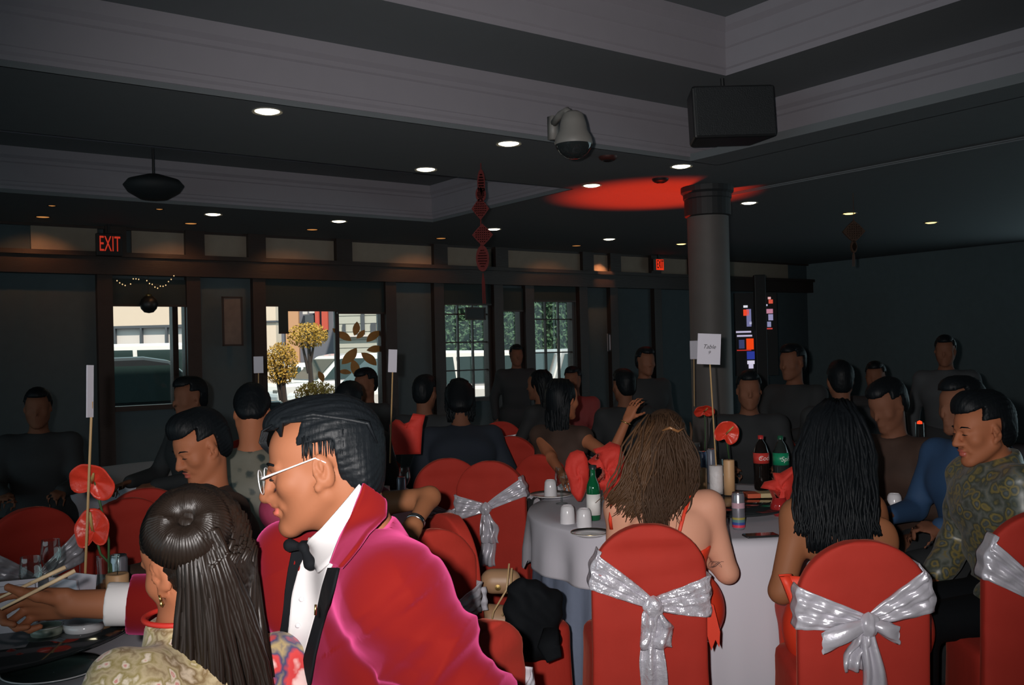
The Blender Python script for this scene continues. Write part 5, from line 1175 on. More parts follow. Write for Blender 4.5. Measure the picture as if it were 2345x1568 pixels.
# ---- man in the red velvet jacket
t = thing('person', 'man in red velvet dinner jacket and round metal glasses, leaning in profile with chopsticks', 'person', (-.14, 2.0, 0), 0, 'guests in the foreground')
b = Body(-.13, 1.98, 116, seat=.47, lean=10); b.sc = 1.
b.pel = Vector((-.13, 1.98, .58)); b.waist = Vector((-.19, 1.96, .78)); b.chest = Vector((-.275, 1.91, 1.00)); b.nb = Vector((-.290, 1.875, 1.235))
b.sh = {'L': Vector((-.222, 1.735, 1.165)), 'R': Vector((-.40, 2.04, 1.165))}
b.el['L'] = Vector((-.058, 1.72, .915)); b.wr['L'] = Vector((-.27, 1.60, .80))
b.el['R'] = Vector((-.665, 2.10, 1.065)); b.wr['R'] = Vector((-.945, 2.03, 1.092))
b.head = Head((-.374, 1.860, 1.384), RM(95, 8.5, 3), 1.0, -.012)
S = SDF(); b.torso(S); b.head.add(S, True)
S.rc(b.nb-(b.nb-b.chest)*.25, b.head.w(0, -.034, -.05), .060, .057, .03); S.rc(b.head.w(0, -.052, -.03), b.nb+Vector((-.005, 0, -.02)), .046, .050, .03)
b.arms(S); b.legs(S); b.feet(S)
hand(S, b.wr['L'], (-.9, -.2, -.1), (0, .3, -1), -1, (25, 35, 25))
# the right hand holds the chopsticks: knuckles to the left, fingers curled, thumb on top
hd_d = Vector((-.96, -.10, .02)).normalized(); hd_n = Vector((.02, -.86, -.50))
hand(S, b.wr['R'], hd_d, hd_n, 1, ((20, 48, 58, 66), (40, 70, 80, 85), (15, 45, 50, 50)), thumb=(-6, -10), sc=1.0, spread=3)
sdf_obj('body', S, .0042, [M_skinh, M_lip], t, fmat=b.head.lips()); b.head.eyes(t)
hair_short(b.head, t, M_hair, .0042, vol=.010, top=.012)
# combed-back locks on top and a few strands over the forehead
q = MB(); r = random.Random(3); hd = b.head
for i in range(70):
    x = r.uniform(-.062, .062); z0 = .095-.35*abs(x); p = [hd.w(x*1.0, .075-.3*abs(x), z0), hd.w(x*1.05, .050, z0+.028), hd.w(x*1.1, -.01, .132-.5*abs(x)+r.uniform(-.006, .004)), hd.w(x*1.05, -.07, .114-.5*abs(x)), hd.w(x*.95, -.106, .070), hd.w(x*.85, -.116, .03)]
    q.tube(p, [.004, .008, .0085, .008, .007, .002], 5, flat=.7)
for i in range(7):
    x = -.05+i*.011; q.tube([hd.w(x, .070, .098), hd.w(x-.006, .090, .090), hd.w(x-.012, .097, .070), hd.w(x-.010, .093, .058-.003*i)], [.003, .0022, .0016, .0006], 5)
for i in range(60):
    a = r.uniform(-.06, .02); z = r.uniform(-.055, .03); sx = -1
    q.tube([hd.w(sx*.0775, a, .05+r.uniform(0, .02)), hd.w(sx*.0795, a+.004, .02+.015*r.random())], [.0016, .0005], 4)
o = q.build('hair_locks', M_hair, None, True); o['kind'] = 'stuff'; reparent(o, t)
# jacket
G = SDF(); b.torso(G); G.rc(b.sh['L'], b.el['L'], .074, .062, .04); G.rc(b.el['L'], b.wr['L'], .062, .046, .03); G.rc(b.sh['R'], b.el['R'], .070, .056, .04); G.rc(b.el['R'], b.wr['R'], .056, .043, .03)
G.rc((-.20, 1.84, .86), (-.13, 1.90, .62), .15, .17, .06); G.rc((-.222, 1.735, 1.165), (-.27, 1.81, 1.195), .078, .066, .05)
ax = (b.wr['R']-b.el['R']).normalized(); axl = (b.wr['L']-b.el['L']).normalized(); up_ = (b.nb-b.chest).normalized()
nc0 = plane(b.nb+Vector((.03, 0, .035)), Vector((-.55, -.1, .85)))
neckcut = lambda p: np.minimum(nc0(p), .098-np.linalg.norm(p-npv(b.nb), axis=-1))
def folds(V):
    A = npv(b.sh['L']); E = npv(b.el['L']); d = (E-A)/np.linalg.norm(E-A); q = V-A; s_ = q@d; rad = q-s_[:, None]*d; rr = np.linalg.norm(rad, axis=1); m = np.clip(1-(rr-.07)/.05, 0, 1)*np.clip((s_-.03)/.08, 0, 1)*(V[:, 1] < 1.82)
    side = rad@np.array((.75, -.3, .3)); rdg = lambda x: np.maximum(0, 1-np.abs(np.mod(x, 1)-.5)*2.6)**1.5
    am = .020*rdg(s_*9+side*7.5)+.015*rdg(s_*6.3-side*10+.4)+.009*rdg(s_*17+side*3)-.010
    seam = -.008*np.exp(-((s_+.005+side*.25)/.010)**2)*np.clip(1-(rr-.08)/.06, 0, 1)*(V[:, 1] < 1.86)
    m2 = np.clip((V[:, 2]-.7)/.2, 0, 1)*(s_ < .02)*(V[:, 1] < 2.0); am2 = .007*rdg(V[:, 0]*8+V[:, 2]*5)+.005*rdg(V[:, 2]*9-V[:, 0]*4)
    n = rad/np.maximum(rr, 1e-5)[:, None]
    return V+n*(am*m+seam)[:, None]+np.array((.1, -1, .1))*(am2*m2)[:, None]
cuffR = plane(b.wr['R']-ax*.118, ax); cuffL = plane(b.wr['L']-axl*.02, axl)
def arm_cut(p):
    return np.maximum(np.maximum(neckcut(p), np.where(p[..., 0] < -.6, cuffR(p), -1)), np.where((p[..., 2] < .86) & (p[..., 1] < 1.68), cuffL(p), -1))
G.rc(P(655, 1262, 1.97), P(672, 1380, 1.93), .050, .055, .06)
sdf_obj('jacket', G, .005, M_velvet, t, .014, arm_cut, folds)
Sj = SDF(); Sj.p = list(G.p)
for pr_ in (): pass
JS = SDF(); JS.p = list(G.p)
class Off:                                             # the jacket's outer surface as a field
    def __init__(s, S, o): s.S, s.o = S, o
    def ev(s, p): return s.S.ev(p)-s.o
    cast = SDF.cast
J = Off(G, .014); JN = Off(G.merged(S), .010)
CF = SDF(); CF.rc(b.wr['R']-ax*.13, b.wr['R']-ax*.05, .045, .046, .01); sdf_obj('shirt_cuff', CF, .005, M_shirt, t, 0, lambda p: np.maximum((p-npv(b.wr['R']-ax*.072))@npv(ax), -((p-npv(b.wr['R']-ax*.122))@npv(ax))))
strip_on('shirt_front', J, [((706, 1232), (790, 1222)), ((700, 1262), (778, 1262)), ((682, 1300), (756, 1300)), ((668, 1360), (738, 1360)), ((662, 1420), (724, 1420)), ((656, 1480), (706, 1480)), ((652, 1540), (694, 1540)), ((650, 1600), (690, 1600))], M_shirt, t, .004)
strip_on('shirt_collar', JN, [((822, 1108), (838, 1126)), ((795, 1142), (822, 1160)), ((765, 1176), (803, 1200)), ((735, 1210), (786, 1240)), ((706, 1236), (768, 1276)), ((700, 1252), (728, 1312))], M_shirt, t, .006, nu=8)
strip_on('near_lapel', J, [((752, 1300), (776, 1300)), ((738, 1345), (764, 1350)), ((726, 1400), (748, 1400)), ((712, 1450), (734, 1450)), ((698, 1500), (722, 1500)), ((688, 1560), (712, 1560)), ((684, 1600), (704, 1600))], M_blackcloth, t, .008)
strip_on('far_lapel', J, [((690, 1238), (708, 1238)), ((668, 1262), (700, 1266)), ((660, 1300), (684, 1300)), ((652, 1360), (668, 1360)), ((646, 1420), (662, 1420)), ((636, 1480), (656, 1480)), ((630, 1560), (652, 1560))], M_blackcloth, t, .006)
strip_on('jacket_collar', JN, [((832, 1106), (856, 1122)), ((826, 1128), (884, 1146)), ((812, 1160), (884, 1184)), ((796, 1196), (846, 1216)), ((780, 1230), (822, 1250)), ((768, 1262), (798, 1280)), ((758, 1290), (780, 1300))], M_velvet, t, .014, .008, 10)
# bow tie
kp = JN.cast(694, 1252, off=.010)
Bt = SDF(); Bt.sp(kp, .010, .004)
for dx, dy, dd in ((-30, -4, .01), (16, 38, -.01)): e = P(694+dx, 1252+dy, kp.y+dd); Bt.rc(kp, e, .004, .013, .004)
sdf_obj('bow_tie', Bt, .0035, M_blackcloth, t)
q = MB(); q.tube([P(723, 1384, 1.655), P(722, 1408, 1.655)], .0022, 6); pn = q.build('lapel_pin', M_gold, None, True); reparent(pn, t)
for y in (1372, 1432, 1492):
    c = J.cast(690-(y-1372)*.14, y, off=.008); q = MB(); q.lathe([(.001, -.002), (.005, -.001), (.005, .001), (.001, .002)], c=c, n=10, M=Matrix.Rotation(pi/2, 3, 'X')); reparent(q.build('shirt_button', M_china, None, True), t)
# glasses
gl = []
for sx in (-1, 1):
    q = MB(); pts = [hd.w(sx*.034+.0245*math.cos(a), .112-.10*abs(sx*.034+.0245*math.cos(a))**1.0*.25, .008+hd.mid+.023*math.sin(a)) for a in [2*pi*k/28 for k in range(29)]]
    q.tube(pts, .0011, 6, False); g = q.build('glasses_rim', M_specs, None, True); reparent(g, t)
    q = MB(); c = hd.w(sx*.034, .1035, .008+hd.mid); q.add([c]+pts[:-1], [(0, k+1, (k+1) % 28+1) for k in range(28)]); g = q.build('glasses_lens', M_glass, None, True); reparent(g, t)
    q = MB(); q.tube([hd.w(sx*.058, .107, .014+hd.mid), hd.w(sx*.074, .098, .017+hd.mid), hd.w(sx*.080, .05, .020+hd.mid*.5), hd.w(sx*.0835, -.002, .024), hd.w(sx*.083, -.02, .012)], [.0022, .0022, .0015, .0015, .0012], 6); g = q.build('glasses_temple', M_specs, None, True); reparent(g, t)
q = MB(); q.tube([hd.w(-.010, .112, .014+hd.mid), hd.w(0, .117, .018+hd.mid), hd.w(.010, .112, .014+hd.mid)], .0014, 6); reparent(q.build('glasses_bridge', M_specs, None, True), t)
L = SDF(); b.legs(L); L.rc(b.pel-Vector((.03, -.07, 0)), b.pel+Vector((.03, -.07, 0)), .14, .14, .05); sdf_obj('trousers', L, .016, M_blackcloth, t, .014, plane((0, 0, .1), (0, 0, -1)))
F2 = SDF(); b.feet(F2); sdf_obj('shoes', F2, .012, M_black, t, .008)
man_b = b
# chopsticks held in that hand
for k, (a, c, lab) in enumerate(((( 172, 1306), (2, 1394), 'near wooden chopstick held by the man in the red velvet jacket'), ((150, 1298), (-8, 1372), 'far wooden chopstick held by the man in the red velvet jacket'))):
    A = P(*a, 1.985+.03*k); B = P(*c, 1.93+.03*k); t2 = thing('chopstick', lab, 'chopstick', B, 0, 'chopsticks in the reaching hand'); q = MB(); q.tube([A, A.lerp(B, .5)], [.0046, .004], 8); reparent(q.build('handle_end', mat('pale_wood', (.62, .46, .28), .5), None, True), t2)
    q = MB(); q.tube([A.lerp(B, .5), B], [.004, .0026], 8); reparent(q.build('tip_end', mat('pale_wood', (.62, .46, .28), .5), None, True), t2)

# ---- girl in the floral dress, half-up hair, seen from behind
t = thing('person', 'girl in floral brocade dress with long half-up hair, seen from behind', 'person', (-.52, 1.74, 0), 0, 'guests in the foreground')
b = Body(-.52, 1.72, 37, seat=.46, lean=4, female=True)
b.nb = P(430, 1440, 1.765); b.pel = Vector((-.53, 1.76, .56)); b.waist = Vector((-.545, 1.765, .72)); b.chest = Vector((-.565, 1.775, .90))
b.sh = {'L': P(300, 1600, 1.62), 'R': P(628, 1552, 1.85)}
b.el['L'] = Vector((-.78, 1.68, .77)); b.wr['L'] = Vector((-.95, 1.88, .80)); b.el['R'] = Vector((-.40, 1.95, .77)); b.wr['R'] = Vector((-.58, 2.12, .80))
gM = RM(52, 20, -6); b.head = Head(P(362, 1319, 1.70)-gM @ Vector((-.083, -.012, -.002)), gM, 1.0)
S = SDF(); b.torso(S); b.neck(S); b.arms(S); b.legs(S); b.feet(S); b.hands(S); b.head.add(S, True, True); sdf_obj('body', S, .0052, [M_skin, M_lip], t, fmat=b.head.lips()); b.head.eyes(t)
G = SDF(); b.torso(G); b.arms(G, .012, upto=.15); G.sp(b.sh['L'], .058, .05); G.sp(b.sh['R'], .066, .03); G.rc(b.nb-(b.nb-b.chest)*.2, b.nb+Vector((-.006, .0, .028)), .068, .056, .02)
sleeve = c_and(plane(b.el['L']*.75+b.sh['L']*.25, b.el['L']-b.sh['L']), plane(b.el['R']*.75+b.sh['R']*.25, b.el['R']-b.sh['R']))
def gsplit(c): return (c[:, 0] > -.475).astype(int)
def ruf(V): return V+np.stack([.004*np.sin(V[:, 2]*70+V[:, 0]*40), .004*np.sin(V[:, 2]*60+V[:, 1]*50), .003*np.sin(V[:, 0]*80)], 1)
o = sdf_obj('dress', G, .008, [M_floral, M_floralr], t, .012, (lambda f0: lambda p: np.minimum(f0(p), .10-np.linalg.norm(p-npv(b.nb), axis=-1)))(plane(b.nb+Vector((-.006, 0, .022)), (-.1, .0, 1))), ruf, gsplit); o['label'] = 'dress of gold floral brocade with a pink flowered right side'
q = MB(); c = b.nb+Vector((-.006, 0, .022)); q.tube([c+Vector((.070*math.cos(a), .070*math.sin(a), .004)) for a in [2*pi*k/30 for k in range(31)]], .005, 8, False); reparent(q.build('collar_trim', mat('red_trim', (.55, .03, .02), .5), None, True), t)
L = SDF(); b.legs(L); L.rc(b.pel-Vector((.05, .04, 0)), b.pel+Vector((.05, .04, 0)), .14, .14, .05); sdf_obj('skirt', L, .014, M_floral, t, .02, plane((0, 0, .35), (0, 0, -1)))
hd = b.head; r = random.Random(9)
H = SDF(); H.el(hd.w(0, -.026, .046), (.088, .106, .094), .02, hd.M); H.el(hd.w(0, -.055, -.02), (.078, .06, .08), .03, hd.M)
def hclip(p):
    q_ = hd.loc(p); y, z = q_[..., 1], q_[..., 2]
    return np.maximum(np.minimum((y+.030+.15*np.minimum(z, 0)), .040-z+.55*np.maximum(y-.01, 0)), np.maximum(-(z+.10), (y-.085)))
def hpost(V):
    q_ = hd.loc(V.astype(np.float32)); a = np.arctan2(q_[:, 0], q_[:, 2]-.0); n = np.sin(a*60+q_[:, 1]*25)*.0012+np.sin(a*31+q_[:, 1]*12)*.0014; d = q_-np.array((0, -.02, .03)); d /= np.linalg.norm(d, axis=1, keepdims=True); return V+(d@np.array(hd.M).T)*n[:, None]
sdf_obj('hair', H, .0052, M_hairg, t, 0, hclip, hpost)
# the gathered twist of the half-up, then the long fall
q = MB(); tl_ = Vector((-.050, -.092, .066)); tn = (tl_-Vector((0, -.018, .03))).normalized(); ta = Vector((0, 0, 1)).cross(tn).normalized(); tb = tn.cross(ta)
def tp(x, y, out): v = tl_+ta*x+tb*y+tn*out; return hd.w(*v)
for i in range(64):
    a = 2*pi*i/64; cx, cy = math.cos(a), math.sin(a)
    q.tube([tp(cx*.078, cy*.074, -.022), tp(cx*.060, cy*.058, .004), tp(cx*.042, cy*.040, .018), tp(cx*.022, cy*.020, .016), tp(cx*.010, cy*.008, .002)], [.005, .0085, .0085, .007, .004], 6)
twp = tp(0, 0, .006); dn = Vector((0, 0, -1)); ox = Vector((.88, .30, 0)).normalized()
for i in range(170):
    tt = r.uniform(-1, 1); L_ = r.uniform(.40, .52); lay = r.uniform(0, 1); pts = [tp(tt*.02, -.012, .004), tp(.010+tt*.034, -.040, .012+.008*lay)]
    for j in range(1, 9):
        f = j/8; sp_ = (.035+.055*min(1, f*1.7))*tt; pts.append(twp+ox*(sp_+.035+.022*math.sin(f*2.2)+.004*math.sin(f*8+i))+Vector((0, -.030+.03*(1-math.cos(tt*1.2))+.016*lay, 0))+dn*(.055+L_*f))
    q.tube(pts, [.004, .007]+[.0078-.0005*j for j in range(1, 9)], 5, flat=.65)
for i in range(120):
    tt = r.uniform(-.35, 1); a = tt*1.55; st = hd.w(math.sin(a)*.090, -.03-math.cos(a)*.10, r.uniform(-.02, .06)); L_ = r.uniform(.40, .54); base = hd.w(.0, -.075, 0); pts = [st]
    for j in range(1, 9):
        f = j/8; e = base+ox*(.080*tt+.022*f+.004*math.sin(f*7+i))+Vector((0, -.01-.045*math.cos(a)*min(1, f*2)+.01*r.random(), -L_*f)); pts.append(st.lerp(e, min(1, f*2.2)))
    q.tube(pts, [.006]+[.0085-.0006*j for j in range(1, 9)], 5, flat=.65)
o = q.build('hair_locks', M_hairg, None, True); o['kind'] = 'stuff'; reparent(o, t)
q = MB(); q.tube([hd.w(-.088, -.006, -.034), hd.w(-.089, -.006, -.046)], .0022, 6); q.lathe([(.001, -.005), (.004, 0), (.001, .005)], c=hd.w(-.089, -.006, -.050), n=8); reparent(q.build('earring', M_gold, None, True), t)
q = MB(); q.tube([hd.w(-.086, -.05, -.075), hd.w(-.075, .00, -.098), hd.w(-.06, .03, -.105)], .001, 5); reparent(q.build('hair_strand', M_hairg, None, True), t)

# ---- woman with brown hair in a red strappy dress, back to us
t = thing('person', 'woman with wavy brown hair in red strappy dress, bare back to the camera', 'person', (.60, 3.86, 0), 0, 'guests in the foreground')
b = Body(.60, 3.86, 0, seat=.45, lean=6, female=True)
b.pel = Vector((.585, 3.87, .56)); b.waist = Vector((.595, 3.87, .70)); b.chest = Vector((.605, 3.90, .83)); b.nb = Vector((.60, 3.93, 1.02))
b.sh = {'L': Vector((.425, 3.92, .955)), 'R': Vector((.775, 3.89, .955))}
b.el['L'] = Vector((.40, 3.96, .69)); b.wr['L'] = Vector((.50, 4.18, .79)); b.el['R'] = Vector((.845, 3.88, .69)); b.wr['R'] = Vector((.70, 4.08, .80))
b.head = Head((.615, 3.99, 1.20), RM(8, 18, 6), .98)
S = SDF(); b.torso(S); b.neck(S); b.legs(S); b.feet(S); b.hands(S); b.head.add(S, False, True)
for q_ in 'LR': S.rc(b.sh[q_], b.el[q_], .054, .043, .05); S.rc(b.el[q_], b.wr[q_], .043, .026, .02)
for sx in (-1, 1): S.el(b.chest+Vector((sx*.085, -.075, .02)), (.065, .035, .085), .05)
S.rc(b.chest+Vector((.0, -.135, -.15)), b.chest+Vector((0, -.125, .15)), .008, .006, .05, True)
sdf_obj('body', S, .007, [M_skinl, M_lip], t, fmat=b.head.lips())
G = SDF(); b.torso(G)
for sx in (-1, 1): G.el(b.chest+Vector((sx*.085, -.075, .02)), (.065, .035, .085), .05)
sdf_obj('dress', G, .009, M_reddress, t, .009, lambda p: np.maximum(p[..., 2]-(.755+.35*np.abs(p[..., 0]-.6)+.30*np.maximum(0, p[..., 1]-3.88)), .3-p[..., 2]))
for xs in ([(1418, 1118), (1402, 1150), (1397, 1190), (1400, 1212)], [(1580, 1136), (1570, 1165), (1560, 1200), (1551, 1236)]):
    pts = [S.cast(x, y, 2.5, 6, .003) for x, y in xs]; top = pts[0]; pts = [top+Vector((0, .09, -.01)), top+Vector((0, .035, .012))]+pts; q = MB(); q.tube(pts, .0075, 6, flat=.3); reparent(q.build('strap', M_reddress, None, True), t)
L = SDF(); b.legs(L); L.rc(b.pel-Vector((.08, 0, 0)), b.pel+Vector((.08, 0, 0)), .14, .14, .05); sdf_obj('skirt', L, .016, M_reddress, t, .02, plane((0, 0, .3), (0, 0, -1)))
q = MB(); q.prism([(-.035, .02), (.0, .0), (.022, -.10), (.018, -.16), (.004, -.13), (-.012, -.17), (-.03, -.10)], .012, Matrix(((1, 0, 0), (0, 0, 1), (0, 1, 0))), P(1634, 1385, 3.62)); reparent(q.build('dress_sash', M_reddress, None), t)
hd = b.head; H = SDF(); H.el(hd.w(0, -.026, .046), (.090, .108, .098), .02, hd.M); H.el(hd.w(0, -.065, -.04), (.085, .06, .09), .03, hd.M)
sdf_obj('hair', H, .008, M_hairb, t, 0, lambda p: np.maximum(np.minimum(hd.loc(p)[..., 1]-.03, .09-hd.loc(p)[..., 2])*.8, -(hd.loc(p)[..., 2]+.13)))
q = MB(); r = random.Random(5)
def lockpx(path, d, r0, jit=.012, n=1, sd=0):
    rr = random.Random(sd)
    for i in range(n):
        ox, oz, oy = rr.gauss(0, jit), rr.gauss(0, jit*.5), rr.uniform(-.02, .03); ph = rr.uniform(0, 6); m_ = len(path); pts = []
        for k in range(m_*3-2):
            x = k/3; a = min(int(x), m_-2); f = x-a; px_ = path[a][0]+(path[a+1][0]-path[a][0])*f; py_ = path[a][1]+(path[a+1][1]-path[a][1])*f; dd = d[a]+(d[a+1]-d[a])*f if isinstance(d, list) else d
            w_ = P(px_, py_, dd)+Vector((ox*(1-.3*x/m_)+.006*math.sin(k*1.3+ph), oy, oz)); pts.append(w_)
        q.tube(pts, [r0*.8]+[r0*(1-.75*(j/(m_*3-3))**2) for j in range(1, m_*3-2)], 5, flat=.7)
D1 = [3.90, 3.85, 3.82, 3.78, 3.77]
lockpx([(1520, 965), (1500, 1020), (1490, 1090), (1495, 1150), (1505, 1212)], D1, .0062, .030, 190, 1)
lockpx([(1530, 965), (1560, 1010), (1580, 1060), (1578, 1110), (1560, 1150)], [3.9, 3.87, 3.86, 3.84, 3.83], .0058, .022, 90, 4)
lockpx([(1525, 965), (1530, 1030), (1545, 1090), (1540, 1140), (1528, 1175)], D1, .006, .028, 130, 5)
lockpx([(1560, 1120), (1555, 1150), (1548, 1175), (1556, 1200), (1552, 1232)], 3.79, .0022, .008, 5, 6)
o = q.build('hair_locks', M_hairb, None, True); o['kind'] = 'stuff'; reparent(o, t)
q = MB()
lockpx([(1510, 965), (1475, 1020), (1452, 1080), (1430, 1120), (1405, 1150)], [3.9, 3.85, 3.83, 3.82, 3.83], .0055, .024, 110, 2)
lockpx([(1515, 970), (1490, 1040), (1470, 1100), (1460, 1145), (1445, 1178)], [3.9, 3.84, 3.81, 3.79, 3.79], .0055, .024, 100, 3)
lockpx([(1440, 1140), (1425, 1165), (1412, 1178)], 3.80, .003, .012, 9, 7)
o = q.build('hair_locks', M_hairt, None, True); o['kind'] = 'stuff'; o['label'] = 'golden brown hair swept over the shoulder'; reparent(o, t)
q = MB(); c = P(1545, 985, 3.84); q.tube([c+Vector((-.05, 0, 0)), c+Vector((-.02, -.012, .012)), c+Vector((.01, -.012, -.004)), c+Vector((.04, 0, .008))], [.003, .007, .006, .002], 6); reparent(q.build('hair_clip', mat('tortoise_clip', (.22, .10, .04), .2), None, True), t)
# fine line tattoo above the elbow
q = MB(); pts = []
for k in range(26): pts.append(S.cast(1632+14*math.sin(k*.55)+k*.5, 1292+7*math.cos(k*.9), 2.5, 6, .0006))
q.tube(pts, .0009, 4); reparent(q.build('tattoo', mat('tattoo_ink', (.10, .06, .06), .6), None), t)

# ---- woman with long straight black hair
t = thing('person', 'woman with very long straight black hair, back to the camera, bare brown arm', 'person', (1.24, 3.52, 0), 0, 'guests in the foreground')
b = Body(1.24, 3.52, -4, seat=.45, lean=6, female=True)
b.pel = Vector((1.235, 3.52, .56)); b.waist = Vector((1.235, 3.53, .72)); b.chest = Vector((1.235, 3.57, .86)); b.nb = Vector((1.235, 3.60, 1.05))
b.sh = {'L': Vector((1.045, 3.56, .965)), 'R': Vector((1.335, 3.66, .965))}
b.el['L'] = Vector((.965, 3.53, .70)); b.wr['L'] = Vector((1.06, 3.76, .80)); b.el['R'] = Vector((1.41, 3.70, .70)); b.wr['R'] = Vector((1.30, 3.92, .80))
b.head = Head((1.235, 3.68, 1.23), RM(-4, 14, 0), 1.0)
S = SDF(); b.torso(S); b.neck(S); b.legs(S); b.feet(S); b.hands(S); b.head.add(S, False, True)
for q_ in 'LR': S.rc(b.sh[q_], b.el[q_], .056, .045, .05); S.rc(b.el[q_], b.wr[q_], .045, .027, .02)
for sx in (-1, 1): S.el(b.chest+Vector((sx*.085, -.075, .02)), (.065, .035, .085), .05)
sdf_obj('body', S, .008, [M_skind, M_lip], t, fmat=b.head.lips())
G = SDF(); b.torso(G); sdf_obj('dress', G, .010, M_reddress, t, .011, lambda p: np.maximum(p[..., 2]-.76, .3-p[..., 2]))
L = SDF(); b.legs(L); L.rc(b.pel-Vector((.1, 0, 0)), b.pel+Vector((.1, 0, 0)), .15, .15, .05); sdf_obj('skirt', L, .016, M_reddress, t, .02, plane((0, 0, .2), (0, 0, -1)))
q = MB()
def drape(uu, vv):
    x = -.24+.07*math.sin(vv*3)+.035*math.sin(uu*9)+uu*.06; z = .80-.50*vv; return Vector((1.150+x-.02*vv, 3.36-.04*vv-.05*uu+.015*math.sin(uu*12+vv*3), z))
q.grid(drape, 12, 18); o = q.build('dress_drape', M_reddress, None, True, solid=.006); reparent(o, t)
hd = b.head; H = SDF(); H.el(hd.w(0, -.026, .046), (.094, .112, .10), .02, hd.M); H.el(hd.w(0, -.065, -.04), (.10, .07, .11), .04, hd.M)
sdf_obj('hair', H, .009, M_hair, t, 0, lambda p: np.maximum(np.minimum(hd.loc(p)[..., 1]-.03, .09-hd.loc(p)[..., 2])*.8, -(hd.loc(p)[..., 2]+.15)))
q = MB()
for i in range(34):
    x = 1826+i*5.4; lockpx([(1918+(x-1918)*.18, 918), (1916+(x-1918)*.62, 955), (1915+(x-1915)*.95, 1040), (x, 1120), (x+2, 1190), (x+4+(6 if x > 1940 else -2), 1262 if 1850 < x < 1990 else 1225)], [3.66, 3.575, 3.52, 3.47, 3.44, 3.43], .009, .008, 9, 20+i)
o = q.build('hair_locks', M_hair, None, True); o['kind'] = 'stuff'; reparent(o, t)

# ---- man in gold and teal brocade at the right, profile to the left
t = thing('person', 'man in gold and teal brocade jacket at the right, facing left in profile', 'person', (1.96, 3.81, 0), 0, 'guests in the foreground')
b = Body(1.96, 3.81, 92, seat=.46, lean=10)
b.pel = Vector((2.006, 3.860, .56)); b.waist = Vector((1.962, 3.850, .76)); b.chest = Vector((1.918, 3.840, .94)); b.nb = Vector((1.924, 3.830, 1.12)); b.sh = {'L': Vector((1.918, 3.650, 1.04)), 'R': Vector((1.897, 4.020, 1.04))}
b.el['L'] = Vector((1.929, 3.600, .76)); b.wr['L'] = Vector((1.777, 3.690, .60)); b.el['R'] = Vector((1.88, 4.10, .76)); b.wr['R'] = Vector((1.72, 4.00, .60))
b.head = Head((1.842, 3.790, 1.240), RM(97, 10, 0), 1.04)
S = SDF(); b.torso(S); b.neck(S); b.arms(S); b.legs(S); b.feet(S); b.hands(S); b.head.add(S, True); sdf_obj('body', S, .0065, [M_skin, M_lip], t, fmat=b.head.lips()); b.head.eyes(t)
hair_short(b.head, t, M_hair, .006, vol=.02, top=.03)
G = SDF(); b.torso(G); b.arms(G, .012, upto=.8); G.rc(b.nb-(b.nb-b.chest)*.2, b.nb+Vector((-.01, 0, .02)), .075, .066, .02)
sdf_obj('jacket', G, .010, M_brocade, t, .018, plane(b.nb+Vector((-.01, 0, .025)), (-.3, 0, 1)), lambda V: V+np.stack([.004*np.sin(V[:, 2]*50+V[:, 1]*30), .004*np.sin(V[:, 2]*44), 0*V[:, 0]], 1))
L = SDF(); b.legs(L); L.rc(b.pel-Vector((0, .1, 0)), b.pel+Vector((0, .1, 0)), .14, .14, .05); sdf_obj('trousers', L, .016, M_blackcloth, t, .014, plane((0, 0, .1), (0, 0, -1)))
F2 = SDF(); b.feet(F2); sdf_obj('shoes', F2, .012, M_black, t, .008)

# ---- other guests
def gfig(label, px, d, yaw, **k):
    x = ray(px, 900).x*d; bk = {q_: k.pop(q_) for q_ in ('lean', 'twist', 'side', 'stand', 'head_yaw', 'head_pitch', 'head_roll', 'female', 'sc', 'seat') if q_ in k}; arms = k.pop('arms', {}); eb = k.pop('elbow', None)
    b = Body(x, d, yaw, **bk)
    for q_, w in arms.items(): b.arm(q_, Vector(w) if not isinstance(w, tuple) or len(w) == 3 and not isinstance(w[2], str) else w)
    if eb: b.el[eb[0]], b.wr[eb[0]] = eb[1], eb[2]
    return b, figure(label, b, **k)
b, (t, S, G) = gfig('man with bowed head and thin moustache in dark patterned shirt, behind the girl', 560, 3.75, 124, lean=16, seat=.47, sc=.97, head_yaw=12, head_pitch=24, top=M_brownc, skin=M_skin, hair=M_hair, h=.008, fine=True, hs=dict(vol=.018, top=.032))
hd = b.head; q = MB(); q.tube([hd.w(-.022, .096, -.048), hd.w(0, .104, -.043), hd.w(.022, .096, -.048)], [.001, .0028, .001], 6); reparent(q.build('moustache', M_hair, None, True), t)
b, (t, S, G) = gfig('guest in pale leafy shirt, half hidden behind the bowed man', 570, 4.5, 0, lean=4, seat=.50, sc=1.0, head_pitch=40, top=M_grayfloral, skin=M_skin, hair=M_hair, h=.012, head_yaw=10)
b, (t, S, G) = gfig('guest in magenta with bent bare arm and watch, behind the man in red', 745, 3.42, 12, lean=2, female=True, seat=.46, head_pitch=8, top=M_pink, skin=M_skind, hair=M_hair, h=.009, sleeve=0, style='long', elbow=('R', P(984, 1138, 3.36), P(950, 1198, 3.22)), arms={'L': (-.85, 3.75, .8)}, hl=dict(length=.2, width=.08))
q = MB(); c = P(951, 1195, 3.2); ax_ = (P(950, 1198, 3.2)-P(985, 1136, 3.32)).normalized(); Mx = ax_.to_track_quat('Z', 'Y').to_matrix(); q.lathe([(.031, -.008), (.033, -.008), (.034, .008), (.031, .008)], c=c, n=24, M=Mx); reparent(q.build('watch', M_steel, None, True), t)
b, (t, S, G) = gfig('broad guest in navy hunched over the table, back to the camera', 1060, 6.45, 6, lean=40, head_pitch=45, sc=1.12, top=M_navy, skin=M_skinf, hair=M_hair, h=.012, style='long', hl=dict(length=.16, width=.10), neckline=-.02)
